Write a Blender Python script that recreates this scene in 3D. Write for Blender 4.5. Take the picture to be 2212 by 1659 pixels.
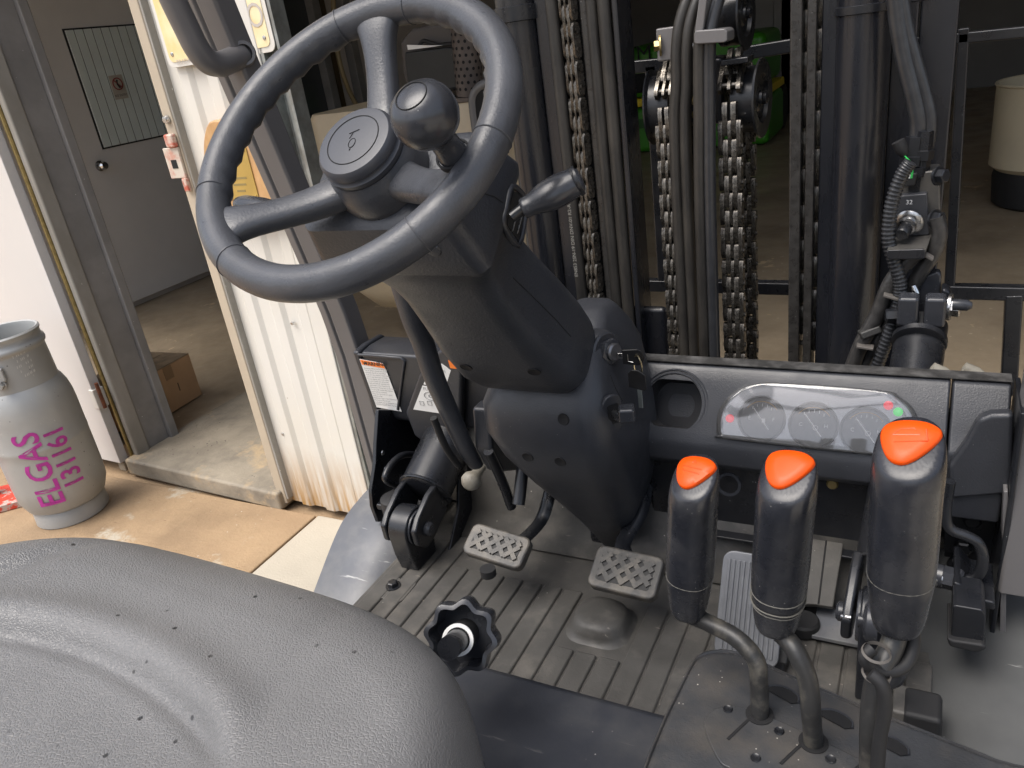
import bpy, bmesh, math, random
from mathutils import Vector, Matrix
random.seed(7)
for o in list(bpy.data.objects): bpy.data.objects.remove(o)
S = bpy.context.scene
COL = S.collection
V = Vector
RAD = math.radians
# ------------------------------------------------------------------ camera
CAM = V((0.0, 0.0, 1.45))
FPX, IW, IH = 1700.0, 2212.0, 1659.0          # focal length and picture size in survey pixels
RX = V((0.88678451, 0.07096964, -0.45670182))
RY = V((0.44161465, -0.42161044, 0.79197294))
RZ = V((-0.13634422, -0.90399555, -0.40521883))
def to_world(d): return V((RX.dot(d), RY.dot(d), RZ.dot(d)))
cd = bpy.data.cameras.new('camera'); cam = bpy.data.objects.new('camera', cd); COL.objects.link(cam)
cx_, cy_, cz_ = to_world(V((1, 0, 0))), to_world(V((0, -1, 0))), to_world(V((0, 0, -1)))
cam.matrix_world = Matrix(((cx_.x, cy_.x, cz_.x, CAM.x), (cx_.y, cy_.y, cz_.y, CAM.y), (cx_.z, cy_.z, cz_.z, CAM.z), (0, 0, 0, 1)))
cd.sensor_width = 36; cd.lens = FPX / IW * 36; cd.clip_start = 0.02; cd.clip_end = 600
S.camera = cam
# ------------------------------------------------------------------ sky, sun, exposure
SUN_AZ, SUN_EL = RAD(-145), RAD(64)           # azimuth measured from +Y towards +X
w = bpy.data.worlds.new('World'); S.world = w; w.use_nodes = True
nt = w.node_tree; nt.nodes.clear()
sky = nt.nodes.new('ShaderNodeTexSky'); sky.sky_type = 'NISHITA'; sky.sun_disc = False
sky.sun_elevation = SUN_EL; sky.sun_rotation = SUN_AZ; sky.air_density = 1.0; sky.dust_density = 4.0; sky.ozone_density = 0.6
hs = nt.nodes.new('ShaderNodeHueSaturation'); hs.inputs['Saturation'].default_value = 0.66   # overcast: little blue left
bg = nt.nodes.new('ShaderNodeBackground'); bg.inputs[1].default_value = 0.13
wo = nt.nodes.new('ShaderNodeOutputWorld')
nt.links.new(sky.outputs[0], hs.inputs['Color']); nt.links.new(hs.outputs[0], bg.inputs[0]); nt.links.new(bg.outputs[0], wo.inputs[0])
sl = bpy.data.lights.new('sun', 'SUN'); sl.energy = 1.5; sl.angle = RAD(45); sl.color = (1.0, 0.965, 0.915)
so = bpy.data.objects.new('sun', sl); COL.objects.link(so)
sd = V((math.sin(SUN_AZ) * math.cos(SUN_EL), math.cos(SUN_AZ) * math.cos(SUN_EL), math.sin(SUN_EL)))
so.rotation_euler = sd.to_track_quat('Z', 'Y').to_euler(); so.location = sd * 30
S.view_settings.view_transform = 'Standard'; S.view_settings.look = 'None'
S.view_settings.exposure = 1.0; S.view_settings.gamma = 1.0
S.render.engine = 'CYCLES'
S.cycles.max_bounces = 5; S.cycles.diffuse_bounces = 4; S.cycles.glossy_bounces = 3; S.cycles.transmission_bounces = 4; S.cycles.transparent_max_bounces = 8
S.cycles.caustics_reflective = False; S.cycles.caustics_refractive = False
# ------------------------------------------------------------------ helpers
def P(x, y, X=None, Y=None, Z=None, pl=None):
    """the point of the place seen at survey pixel x, y on a known plane"""
    d = to_world(V(((x - IW / 2) / FPX, (y - IH / 2) / FPX, 1.0)))
    if X is not None: t = (X - CAM.x) / d.x
    elif Y is not None: t = (Y - CAM.y) / d.y
    elif Z is not None: t = (Z - CAM.z) / d.z
    else: t = (pl[0] - CAM).dot(pl[1]) / d.dot(pl[1])
    return CAM + d * t
_p0 = {}
def link(o, parent=None):
    COL.objects.link(o)
    if parent is not None:
        o.parent = parent
        o.matrix_parent_inverse = Matrix.Translation(-_p0.get(parent.name, V((0, 0, 0))))
    return o
def thing(name, label, cat, loc=(0, 0, 0), group=None):
    o = bpy.data.objects.new(name, None); COL.objects.link(o); o.location = loc; o.empty_display_size = 0.05
    _p0[o.name] = V(loc)
    o['label'] = label; o['category'] = cat
    if group: o['group'] = group
    return o
def tag(o, label=None, cat=None, group=None, kind=None):
    if label: o['label'] = label
    if cat: o['category'] = cat
    if group: o['group'] = group
    if kind: o['kind'] = kind
    return o
def mk(name, vs, fs, mat, par=None, smooth=35, bev=0, seg=2, sub=0, fix=True):
    me = bpy.data.meshes.new(name); me.from_pydata([tuple(v) for v in vs], [], fs); me.update()
    if fix:
        bm = bmesh.new(); bm.from_mesh(me); bmesh.ops.recalc_face_normals(bm, faces=bm.faces); bm.to_mesh(me); bm.free()
    if smooth:
        me.shade_smooth()
        if smooth < 180: me.set_sharp_from_angle(angle=RAD(smooth))
    me.materials.append(mat)
    o = bpy.data.objects.new(name, me); link(o, par)
    if bev:
        m = o.modifiers.new('bevel', 'BEVEL'); m.width = bev; m.segments = seg; m.limit_method = 'ANGLE'; m.angle_limit = RAD(28)
        m.harden_normals = True
    if sub:
        m = o.modifiers.new('sub', 'SUBSURF'); m.levels = sub; m.render_levels = sub
    return o
def frame(z, x=None):
    z = V(z).normalized()
    x = V(x) if x is not None else (V((1, 0, 0)) if abs(z.x) < 0.9 else V((0, 1, 0)))
    x = (x - z * x.dot(z)).normalized(); return x, z.cross(x), z
def box(name, c, s, mat, par=None, bev=0.004, ax=None, seg=2):
    """box about c with full sizes s along axes ax (three vectors)"""
    c = V(c); A = ax or (V((1, 0, 0)), V((0, 1, 0)), V((0, 0, 1)))
    vs = [c + A[0] * (sx * s[0] / 2) + A[1] * (sy * s[1] / 2) + A[2] * (sz * s[2] / 2) for sz in (-1, 1) for sx, sy in ((-1, -1), (1, -1), (1, 1), (-1, 1))]
    fs = [(0, 3, 2, 1), (4, 5, 6, 7), (0, 1, 5, 4), (1, 2, 6, 5), (2, 3, 7, 6), (3, 0, 4, 7)]
    return mk(name, vs, fs, mat, par, 35, bev, seg)
def boxes(name, lst, mat, par=None, bev=0):
    vs, fs = [], []
    for c, s in lst:
        b = len(vs); c = V(c)
        vs += [c + V((sx * s[0] / 2, sy * s[1] / 2, sz * s[2] / 2)) for sz in (-1, 1) for sx, sy in ((-1, -1), (1, -1), (1, 1), (-1, 1))]
        fs += [tuple(b + i for i in f) for f in ((0, 3, 2, 1), (4, 5, 6, 7), (0, 1, 5, 4), (1, 2, 6, 5), (2, 3, 7, 6), (3, 0, 4, 7))]
    return mk(name, vs, fs, mat, par, 35, bev)
def catmull(pts, k=6, closed=False):
    pts = [V(p) for p in pts]; n = len(pts); out = []
    rng = n if closed else n - 1
    for i in range(rng):
        if closed: p0, p1, p2, p3 = pts[i - 1], pts[i], pts[(i + 1) % n], pts[(i + 2) % n]
        else: p0, p1, p2, p3 = pts[max(i - 1, 0)], pts[i], pts[i + 1], pts[min(i + 2, n - 1)]
        for j in range(k):
            t = j / k
            out.append(0.5 * ((2 * p1) + (p2 - p0) * t + (2 * p0 - 5 * p1 + 4 * p2 - p3) * t * t + (3 * p1 - p0 - 3 * p2 + p3) * t ** 3))
    if not closed: out.append(pts[-1])
    return out
def tube_geo(path, r, n=12, closed=False, caps=True, flat=1.0):
    vs, fs = [], []; L = len(path)
    tg = []
    for i in range(L):
        if closed: d = path[(i + 1) % L] - path[i - 1]
        else: d = path[min(i + 1, L - 1)] - path[max(i - 1, 0)]
        tg.append(d.normalized())
    x, y, _ = frame(tg[0])
    for i in range(L):
        x = (x - tg[i] * x.dot(tg[i])).normalized(); y = tg[i].cross(x)
        ri = r[i] if isinstance(r, (list, tuple)) else r
        for j in range(n):
            a = 2 * math.pi * j / n
            vs.append(path[i] + x * (ri * math.cos(a)) + y * (ri * flat * math.sin(a)))
    for i in range(L if closed else L - 1):
        for j in range(n):
            a, b = i * n, ((i + 1) % L) * n
            fs.append((a + j, a + (j + 1) % n, b + (j + 1) % n, b + j))
    if caps and not closed:
        fs.append(tuple(reversed(range(n)))); fs.append(tuple((L - 1) * n + j for j in range(n)))
    return vs, fs
def tube(name, pts, r, mat, par=None, n=12, k=6, closed=False, straight=False, flat=1.0, smooth=50):
    path = [V(p) for p in pts] if straight else catmull(pts, k, closed)
    if isinstance(r, (list, tuple)) and len(r) != len(path):
        m = len(path) - 1; q = len(r) - 1
        r = [r[min(int(i / m * q), q - 1)] + (r[min(int(i / m * q), q - 1) + 1] - r[min(int(i / m * q), q - 1)]) * (i / m * q - min(int(i / m * q), q - 1)) for i in range(m + 1)]
    vs, fs = tube_geo(path, r, n, closed, True, flat)
    return mk(name, vs, fs, mat, par, smooth)
def lathe(name, prof, o, axis, mat, par=None, n=32, smooth=35, ring=False, x=None):
    """profile of (radius, height) turned about axis through o"""
    X, Yv, Z = frame(axis, x); o = V(o); vs, fs = [], []; L = len(prof)
    for i, (r, h) in enumerate(prof):
        for j in range(n):
            a = 2 * math.pi * j / n
            vs.append(o + Z * h + X * (r * math.cos(a)) + Yv * (r * math.sin(a)))
    for i in range(L - 1):
        for j in range(n): fs.append((i * n + j, i * n + (j + 1) % n, (i + 1) * n + (j + 1) % n, (i + 1) * n + j))
    if ring:
        for j in range(n): fs.append(((L - 1) * n + j, (L - 1) * n + (j + 1) % n, (j + 1) % n, j))
    else:
        if prof[0][0] > 1e-6: fs.append(tuple(reversed(range(n))))
        if prof[-1][0] > 1e-6: fs.append(tuple((L - 1) * n + j for j in range(n)))
    ob = mk(name, vs, fs, mat, par, 0)
    bm = bmesh.new(); bm.from_mesh(ob.data); bmesh.ops.remove_doubles(bm, verts=bm.verts, dist=1e-6); bmesh.ops.recalc_face_normals(bm, faces=bm.faces); bm.to_mesh(ob.data); bm.free()
    ob.data.shade_smooth(); ob.data.set_sharp_from_angle(angle=RAD(smooth)); return ob
def hexbolt(name, o, axis, r, h, mat, par, washer=1.35):
    X, Yv, Z = frame(axis); o = V(o); vs, fs = [], []
    def ring(rr, z, n, off=0):
        b = len(vs)
        for j in range(n): a = 2 * math.pi * j / n; vs.append(o + Z * z + X * (rr * math.cos(a)) + Yv * (rr * math.sin(a)))
        return b
    a = ring(r * washer, 0, 16); b = ring(r * washer, h * .25, 16)
    fs.extend([(a + j, a + (j + 1) % 16, b + (j + 1) % 16, b + j) for j in range(16)]); fs.append(tuple(b + j for j in range(16))); fs.append(tuple(a + 15 - j for j in range(16)))
    c = ring(r, h * .25, 6); d = ring(r, h * .9, 6); e = ring(r * .8, h, 6)
    for p, q in ((c, d), (d, e)): fs.extend([(p + j, p + (j + 1) % 6, q + (j + 1) % 6, q + j) for j in range(6)])
    fs.append(tuple(e + j for j in range(6)))
    return mk(name, vs, fs, mat, par, 25)
def prism(name, poly, o, u, v, depth, mat, par=None, bev=0, seg=2, smooth=30):
    """polygon (a, b) in the frame o, u, v pushed along u x v by depth"""
    o, u, v = V(o), V(u).normalized(), V(v).normalized(); n = u.cross(v).normalized(); L = len(poly)
    vs = [o + u * a + v * b for a, b in poly] + [o + u * a + v * b + n * depth for a, b in poly]
    fs = [tuple(reversed(range(L))), tuple(range(L, 2 * L))] + [(i, (i + 1) % L, L + (i + 1) % L, L + i) for i in range(L)]
    return mk(name, vs, fs, mat, par, smooth, bev, seg)
def prism_px(name, pix, pl, depth, mat, par=None, bev=0, seg=2, smooth=30):
    """outline surveyed on plane pl, given real thickness along the plane's normal"""
    n = V(pl[1]).normalized(); vs = [P(x, y, pl=(V(pl[0]), n)) for x, y in pix]; L = len(vs)
    vs = vs + [q + n * depth for q in vs]
    fs = [tuple(reversed(range(L))), tuple(range(L, 2 * L))] + [(i, (i + 1) % L, L + (i + 1) % L, L + i) for i in range(L)]
    return mk(name, vs, fs, mat, par, smooth, bev, seg)
def rrect(hw, hh, r, k=4):
    out = []
    for cx, cy, a0 in ((hw - r, hh - r, 0), (-hw + r, hh - r, 90), (-hw + r, -hh + r, 180), (hw - r, -hh + r, 270)):
        for i in range(k + 1):
            a = RAD(a0 + 90 * i / k); out.append((cx + r * math.cos(a), cy + r * math.sin(a)))
    return out
def loft(name, rings, mat, par=None, smooth=40, sub=0, caps=True, bev=0, closed=True):
    n = len(rings[0]); vs = [V(p) for r in rings for p in r]; fs = []
    for i in range(len(rings) - 1):
        for j in range(n if closed else n - 1): fs.append((i * n + j, i * n + (j + 1) % n, (i + 1) * n + (j + 1) % n, (i + 1) * n + j))
    if caps: fs.append(tuple(reversed(range(n)))); fs.append(tuple((len(rings) - 1) * n + j for j in range(n)))
    return mk(name, vs, fs, mat, par, smooth, bev, 2, sub)
def ring_rr(c, u, v, hw, hh, r, k=4):
    c, u, v = V(c), V(u), V(v); return [c + u * a + v * b for a, b in rrect(hw, hh, min(r, hw * .99, hh * .99), k)]
_txt = {}
def text(name, s, o, u, v, size, mat, par=None, align='LEFT', depth=0.0006, wrap=None, squeeze=1.0, bold=0):
    """flat lettering lying on a surface; u reading direction, v letter up"""
    cu = bpy.data.curves.new(name, 'FONT'); cu.body = s; cu.size = size; cu.align_x = align; cu.align_y = 'CENTER'; cu.resolution_u = 3; cu.offset = bold
    t = bpy.data.objects.new(name, cu); COL.objects.link(t)
    dg = bpy.context.evaluated_depsgraph_get(); me = bpy.data.meshes.new_from_object(t.evaluated_get(dg)); bpy.data.objects.remove(t); bpy.data.curves.remove(cu)
    o, u, v = V(o), V(u).normalized(), V(v).normalized(); n = u.cross(v).normalized()
    if wrap:
        bm = bmesh.new(); bm.from_mesh(me); bmesh.ops.triangulate(bm, faces=bm.faces)
        for _ in range(2): bmesh.ops.subdivide_edges(bm, edges=[e for e in bm.edges if e.calc_length() > size * .12], cuts=1)
        bm.to_mesh(me); bm.free()
    for q in me.vertices:
        a, b = q.co.x * squeeze, q.co.y
        q.co = wrap(a, b) if wrap else o + u * a + v * b + n * depth
    me.materials.clear(); me.materials.append(mat); me.name = name
    ob = bpy.data.objects.new(name, me); return link(ob, par)
def share(name, src, loc, par, rot=None):
    o = bpy.data.objects.new(name, src.data if hasattr(src, 'data') else src); link(o, par); o.location = loc
    if rot: o.rotation_euler = rot
    return o
# ------------------------------------------------------------------ materials
_m = {}
def mat(name, col, rough=.5, metal=0, var=0.0, vscale=8, col2=None, c2scale=3, c2amt=0.5, c2lo=.45, c2hi=.65, bump=0, bscale=400, rvar=0.0, spec=.5, speck=None, sscale=300, samt=.06, coat=0, stretch=None, btype='noise', bdist=.0006, speck_soft=.02, scratch=None, zstain=None, col3=None, gate=(.5, .62)):
    if name in _m: return _m[name]
    m = bpy.data.materials.new(name); m.use_nodes = True; n = m.node_tree; n.nodes.clear(); L = n.links
    out = n.nodes.new('ShaderNodeOutputMaterial'); b = n.nodes.new('ShaderNodeBsdfPrincipled'); L.new(b.outputs[0], out.inputs[0])
    b.inputs['Roughness'].default_value = rough; b.inputs['Metallic'].default_value = metal; b.inputs['Specular IOR Level'].default_value = spec
    if coat: b.inputs['Coat Weight'].default_value = coat; b.inputs['Coat Roughness'].default_value = .08
    tc = n.nodes.new('ShaderNodeTexCoord'); src = tc.outputs['Object']
    if stretch:
        mp = n.nodes.new('ShaderNodeMapping'); mp.inputs['Scale'].default_value = stretch; L.new(src, mp.inputs[0]); src = mp.outputs[0]
    def noise(sc, det=4, ro=.55):
        t = n.nodes.new('ShaderNodeTexNoise'); t.inputs['Scale'].default_value = sc; t.inputs['Detail'].default_value = det; t.inputs['Roughness'].default_value = ro; L.new(src, t.inputs['Vector']); return t.outputs['Fac']
    def ramp(f, lo, hi):
        r = n.nodes.new('ShaderNodeMapRange'); r.inputs[1].default_value = lo; r.inputs[2].default_value = hi; L.new(f, r.inputs[0]); return r.outputs[0]
    def mix(f, a, c):
        x = n.nodes.new('ShaderNodeMix'); x.data_type = 'RGBA'; L.new(f, x.inputs[0])
        for s, q in ((6, a), (7, c)):
            if isinstance(q, tuple): x.inputs[s].default_value = q + (1,)
            else: L.new(q, x.inputs[s])
        return x.outputs[2]
    c = tuple(col)
    if var:
        f = noise(vscale, 3, .6); f = ramp(f, .3, .7)
        c = mix(f, tuple(k * (1 - var) for k in col), tuple(min(k * (1 + var), 1) for k in col))
    if col2:
        f = ramp(noise(c2scale, 5, .62), c2lo, c2hi); mu = n.nodes.new('ShaderNodeMath'); mu.operation = 'MULTIPLY'; L.new(f, mu.inputs[0]); mu.inputs[1].default_value = c2amt
        c = mix(mu.outputs[0], c, tuple(col2))
    if col3:
        f = ramp(noise(col3[1], 5, .7), col3[2], col3[3]); c = mix(f, c, tuple(col3[0]))
    if zstain:                                    # stain creeping up from the foot of the thing
        zc, za, zb = zstain; sx = n.nodes.new('ShaderNodeSeparateXYZ'); L.new(tc.outputs['Object'], sx.inputs[0])
        mpz = n.nodes.new('ShaderNodeMapping'); mpz.inputs['Scale'].default_value = (60, 60, 6); L.new(tc.outputs['Object'], mpz.inputs[0])
        t = n.nodes.new('ShaderNodeTexNoise'); t.inputs['Scale'].default_value = 1; t.inputs['Detail'].default_value = 4; L.new(mpz.outputs[0], t.inputs['Vector'])
        f1 = ramp(sx.outputs['Z'], zb, za); f2 = ramp(t.outputs['Fac'], .25, .6); mu = n.nodes.new('ShaderNodeMath'); mu.operation = 'MULTIPLY'; L.new(f1, mu.inputs[0]); L.new(f2, mu.inputs[1])
        c = mix(mu.outputs[0], c, tuple(zc))
    if scratch:                                   # fine long marks in another colour
        sc, am = scratch
        mp2 = n.nodes.new('ShaderNodeMapping'); mp2.inputs['Scale'].default_value = (14, 120, 60); mp2.inputs['Rotation'].default_value = (.3, .5, .9); L.new(tc.outputs['Object'], mp2.inputs[0])
        t = n.nodes.new('ShaderNodeTexNoise'); t.inputs['Scale'].default_value = 1; t.inputs['Detail'].default_value = 6; L.new(mp2.outputs[0], t.inputs['Vector'])
        c = mix(ramp(t.outputs['Fac'], .68 - am, .74 - am), c, tuple(sc))
    if speck:
        t = n.nodes.new('ShaderNodeTexVoronoi'); t.inputs['Scale'].default_value = sscale; L.new(src, t.inputs['Vector'])
        f1 = ramp(t.outputs['Distance'], samt + speck_soft, samt)
        f2 = ramp(noise(sscale * .13, 3), gate[0], gate[1])
        mu = n.nodes.new('ShaderNodeMath'); mu.operation = 'MULTIPLY'; L.new(f1, mu.inputs[0]); L.new(f2, mu.inputs[1])
        c = mix(mu.outputs[0], c, tuple(speck))
    if isinstance(c, tuple): b.inputs['Base Color'].default_value = c + (1,)
    else: L.new(c, b.inputs['Base Color'])
    if rvar:
        f = noise(vscale * 2.3, 3, .65); r = n.nodes.new('ShaderNodeMapRange'); r.inputs[1].default_value = .3; r.inputs[2].default_value = .7
        r.inputs[3].default_value = max(rough - rvar, .03); r.inputs[4].default_value = min(rough + rvar, 1); L.new(f, r.inputs[0]); L.new(r.outputs[0], b.inputs['Roughness'])
    if bump:
        if btype == 'noise': h = noise(bscale, 2, .6)
        else:
            t = n.nodes.new('ShaderNodeTexVoronoi'); t.feature = 'DISTANCE_TO_EDGE'; t.inputs['Scale'].default_value = bscale; t.inputs['Randomness'].default_value = 1
            nn = n.nodes.new('ShaderNodeTexNoise'); nn.inputs['Scale'].default_value = bscale * .35; L.new(src, nn.inputs['Vector'])
            ad = n.nodes.new('ShaderNodeVectorMath'); ad.operation = 'MULTIPLY_ADD'; L.new(nn.outputs['Color'], ad.inputs[0]); ad.inputs[1].default_value = (2.2 / bscale,) * 3; L.new(src, ad.inputs[2]); L.new(ad.outputs[0], t.inputs['Vector'])
            h = ramp(t.outputs['Distance'], 0, .22)
        bp = n.nodes.new('ShaderNodeBump'); bp.inputs['Strength'].default_value = bump; bp.inputs['Distance'].default_value = bdist; L.new(h, bp.inputs['Height']); L.new(bp.outputs[0], b.inputs['Normal'])
    _m[name] = m; return m
def lamp(name, col, s):
    m = mat(name, col, .3); b = [q for q in m.node_tree.nodes if q.type == 'BSDF_PRINCIPLED'][0]
    b.inputs['Emission Color'].default_value = tuple(col) + (1,); b.inputs['Emission Strength'].default_value = s; return m
DUST = (.19, .185, .18)
PLASTIC = mat('black plastic', (.031, .033, .039), .37, var=.14, vscale=14, bump=.5, bscale=480, rvar=.06, col2=DUST, c2scale=6, c2amt=.05, c2lo=.5, c2hi=.75, speck=(.35, .34, .32), sscale=160, samt=.05)
PLASTIC_TOP = mat('dusty plastic edge', (.035, .034, .033), .6, var=.3, vscale=30, bump=.4, bscale=300, col2=DUST, c2scale=40, c2amt=.4)
COLUMN = mat('column plastic', (.034, .0375, .046), .40, var=.14, vscale=12, bump=.75, bscale=330, rvar=.05, col2=DUST, c2scale=5, c2amt=.08, speck=(.3, .3, .29), sscale=120, samt=.045)
WHEEL = mat('wheel rubber', (.060, .063, .071), .36, var=.16, vscale=22, bump=.45, bscale=420, rvar=.1, speck=(.02, .02, .02), sscale=90, samt=.05)
KNOBM = mat('gloss plastic', (.034, .036, .042), .25, var=.15, vscale=20, rvar=.05, bump=.08, bscale=300, speck=(.3, .3, .29), sscale=140, samt=.05)
GRIP = mat('lever grip plastic', (.019, .0205, .026), .27, var=.15, vscale=25, rvar=.06, bump=.06, bscale=250, col2=DUST, c2scale=30, c2amt=.10, speck=(.3, .29, .27), sscale=170, samt=.05)
STEEL = mat('black painted steel', (.011, .012, .015), .30, var=.2, vscale=10, bump=.12, bscale=160, rvar=.08, col2=DUST, c2scale=9, c2amt=.05, speck=(.4, .4, .4), sscale=70, samt=.035)
MAST = mat('mast steel', (.012, .013, .017), .27, var=.2, vscale=10, bump=.15, bscale=120, rvar=.1, col2=(.07, .066, .06), c2scale=12, c2amt=.18, stretch=(1, 1, .25))
GREASE = mat('greasy rail steel', (.03, .028, .026), .35, var=.35, vscale=60, bump=.7, bscale=160, rvar=.15, speck=(.5, .48, .45), sscale=190, samt=.07)
CHAIN = mat('oiled chain steel', (.17, .155, .135), .33, .85, var=.5, vscale=90, bump=.4, bscale=220, rvar=.15, col2=(.02, .017, .014), c2scale=60, c2amt=.7, c2lo=.48, c2hi=.62)
HOSE = mat('hydraulic hose', (.024, .022, .020), .42, var=.25, vscale=60, bump=.5, bscale=420, col2=(.07, .062, .052), c2scale=25, c2amt=.4, stretch=(1, 1, .3))
HOSE2 = mat('glossy hose', (.03, .031, .034), .3, var=.2, vscale=60, bump=.3, bscale=300)
GREY = mat('grey guard paint', (.14, .134, .134), .36, var=.05, vscale=6, bump=.1, bscale=500, rvar=.05)
FENDER = mat('fender paint', (.12, .126, .14), .5, var=.12, vscale=5, bump=.12, bscale=60, rvar=.12, col2=(.24, .235, .225), c2scale=11, c2amt=.5, speck=(.04, .04, .04), sscale=55, samt=.06, scratch=((.4, .4, .39), .0))
HOODM = mat('hood paint', (.028, .031, .040), .42, var=.2, vscale=7, bump=.2, bscale=200, rvar=.1, col2=(.06, .06, .06), c2scale=14, c2amt=.5, speck=(.42, .4, .38), sscale=85, samt=.05, scratch=((.11, .11, .11), -.02))
CONSOLE = mat('console plastic', (.040, .042, .046), .42, var=.2, vscale=15, bump=.45, bscale=420, rvar=.08, col2=(.15, .125, .095), c2scale=22, c2amt=.30, c2lo=.42, c2hi=.7, speck=(.5, .47, .42), sscale=150, samt=.075)
MATM = mat('dirty rubber mat', (.066, .063, .058), .55, var=.25, vscale=12, bump=.5, bscale=260, rvar=.1, col2=(.17, .155, .135), c2scale=16, c2amt=.6, c2lo=.5, c2hi=.75, speck=(.62, .58, .52), sscale=60, samt=.055, scratch=((.33, .29, .25), -.01))
PEDAL = mat('pedal rubber', (.055, .053, .050), .45, var=.2, vscale=40, bump=.4, bscale=350, col2=(.20, .175, .14), c2scale=30, c2amt=.55, c2lo=.45, c2hi=.65)
PEDALDK = mat('pedal groove shade', (.02, .02, .02), .6)
ALU = mat('ribbed aluminium', (.15, .155, .165), .42, .5, var=.12, vscale=30, rvar=.1, bump=.2, bscale=300)
VINYL = mat('seat vinyl', (.150, .149, .149), .36, var=.12, vscale=5, bump=.42, bscale=420, btype='crackle', bdist=.0006, rvar=.06, speck=(.008, .008, .009), sscale=52, samt=.07, speck_soft=.035, gate=(.44, .5))
ORANGE = mat('orange cap', (.74, .078, .004), .36, var=.03, vscale=30, spec=.3)
ORANGE2 = mat('orange cap relief', (.62, .075, .01), .35)
ORANGEL = mat('orange print', (.9, .22, .03), .5)
WHITEL = mat('white label', (.8, .8, .78), .45, var=.03)
PRINT = mat('black print', (.02, .02, .02), .6)
PRINTG = mat('grey print', (.28, .28, .28), .6)
ZINC = mat('zinc plated', (.5, .5, .5), .3, 1, var=.2, vscale=60, rvar=.1, bump=.2, bscale=200)
YZINC = mat('yellow zinc', (.55, .43, .2), .35, 1, var=.2, vscale=60)
CHROME = mat('bright chrome', (.7, .7, .7), .12, 1)
DARK = mat('dark void', (.006, .006, .007), .8)
RUBBER = mat('black rubber', (.014, .014, .015), .65, var=.2, vscale=20)
SUEDE = mat('knob cream plastic', (.25, .235, .195), .5, var=.15, vscale=25, col2=(.15, .12, .09), c2scale=40, c2amt=.4)
# surroundings
GROUND = mat('stained concrete', (.27, .185, .108), .75, var=.2, vscale=2.2, bump=.7, bscale=70, col2=(.38, .265, .155), c2scale=3.4, c2amt=.8, c2lo=.4, c2hi=.62, col3=((.42, .37, .29), 3.3, .59, .66), speck=(.55, .5, .42), sscale=31, samt=.06, bdist=.003, scratch=((.2, .13, .075), .0))
PALE = mat('pale concrete', (.42, .38, .31), .75, var=.08, vscale=4, bump=.5, bscale=120, speck=(.36, .32, .27), sscale=45, samt=.05, bdist=.002)
STEPM = mat('worn step concrete', (.30, .26, .20), .72, var=.18, vscale=5, bump=.7, bscale=60, col2=(.10, .09, .078), c2scale=9, c2amt=.5, c2lo=.45, c2hi=.72, col3=((.42, .32, .2), 4, .56, .66), speck=(.05, .045, .04), sscale=42, samt=.13, bdist=.003)
FLOORIN = mat('oily shed floor', (.36, .285, .195), .5, var=.3, vscale=1.6, bump=.5, bscale=25, rvar=.2, col2=(.11, .085, .058), c2scale=1.6, c2amt=.7, col3=((.52, .40, .25), 2.2, .64, .66), speck=(.5, .42, .3), sscale=17, samt=.10, bdist=.003)
WALLM = mat('white cladding', (.66, .645, .60), .45, var=.03, vscale=3, bump=.05, bscale=30, col2=(.66, .60, .48), c2scale=2.2, c2amt=.2, zstain=((.40, .23, .08), .02, .26), speck=(.3, .22, .15), sscale=16, samt=.03)
RUSTW_ = lambda *a, **k: None
#RUSTW = mat('rust stained cladding', (.72, .66, .54), .5, var=.05, vscale=5, col2=(.45, .26, .09), c2scale=9, c2amt=.7, c2lo=.45, c2hi=.7)
PANELM = mat('white door panel', (.62, .605, .585), .4, var=.03, vscale=2, bump=.04, bscale=12, bdist=.01)
JAMB = mat('weathered jamb', (.27, .255, .225), .5, var=.15, vscale=7, bump=.2, bscale=60, col2=(.36, .35, .33), c2scale=9, c2amt=.5, speck=(.75, .72, .65), sscale=55, samt=.06, stretch=(1, 1, .4))
JAMBD = mat('grey jamb', (.21, .205, .20), .5, var=.12, vscale=6, bump=.15, bscale=40, col2=(.30, .29, .28), c2scale=5, c2amt=.5, speck=(.7, .7, .68), sscale=40, samt=.05)
TAN = mat('tan trim', (.45, .385, .295), .5, var=.06, vscale=6)
GALV = mat('galvanised steel', (.30, .32, .31), .42, .55, var=.22, vscale=22, rvar=.1, bump=.1, bscale=40, col2=(.15, .12, .09), c2scale=14, c2amt=.4)
DOORM = mat('painted door', (.8, .78, .76), .5, var=.04, vscale=3)
GLASSW = mat('door glass', (.8, .88, .86), .18, var=.03)
# ================================================================== THE PLACE
# ground, slabs and the shed floor
def sheet(name, x0, x1, y0, y1, z, m, th=None):
    if th is None: o = mk(name, [(x0, y0, z), (x1, y0, z), (x1, y1, z), (x0, y1, z)], [(0, 1, 2, 3)], m, smooth=0)
    else: o = box(name, ((x0 + x1) / 2, (y0 + y1) / 2, z - th / 2), (x1 - x0, y1 - y0, th), m, bev=.006)
    return tag(o, kind='structure')
sheet('ground', -250, 250, -250, 250, -.022, GROUND)
sheet('concrete_slab', -14, -1.850, -9, 1.70, 0, GROUND, .02)
sheet('concrete_slab', -1.838, 9, -9, 1.70, 0.003, PALE, .02)
A_ = RAD(-3); UX, UY, UZ = V((math.cos(A_), math.sin(A_), 0)), V((-math.sin(A_), math.cos(A_), 0)), V((0, 0, 1)); WO = V((-2.5, 1.775, 0))
WAX = (UX, UY, UZ)
def B(x, y, z): return WO + UX * (x + 2.5) + UY * y + UZ * z        # shed coordinates: x along the wall, y into the shed
def W(px, py, dy=0):
    p = P(px, py, pl=(WO + UY * dy, UY)); return (p - WO).dot(UX) - 2.5, p.z
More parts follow.
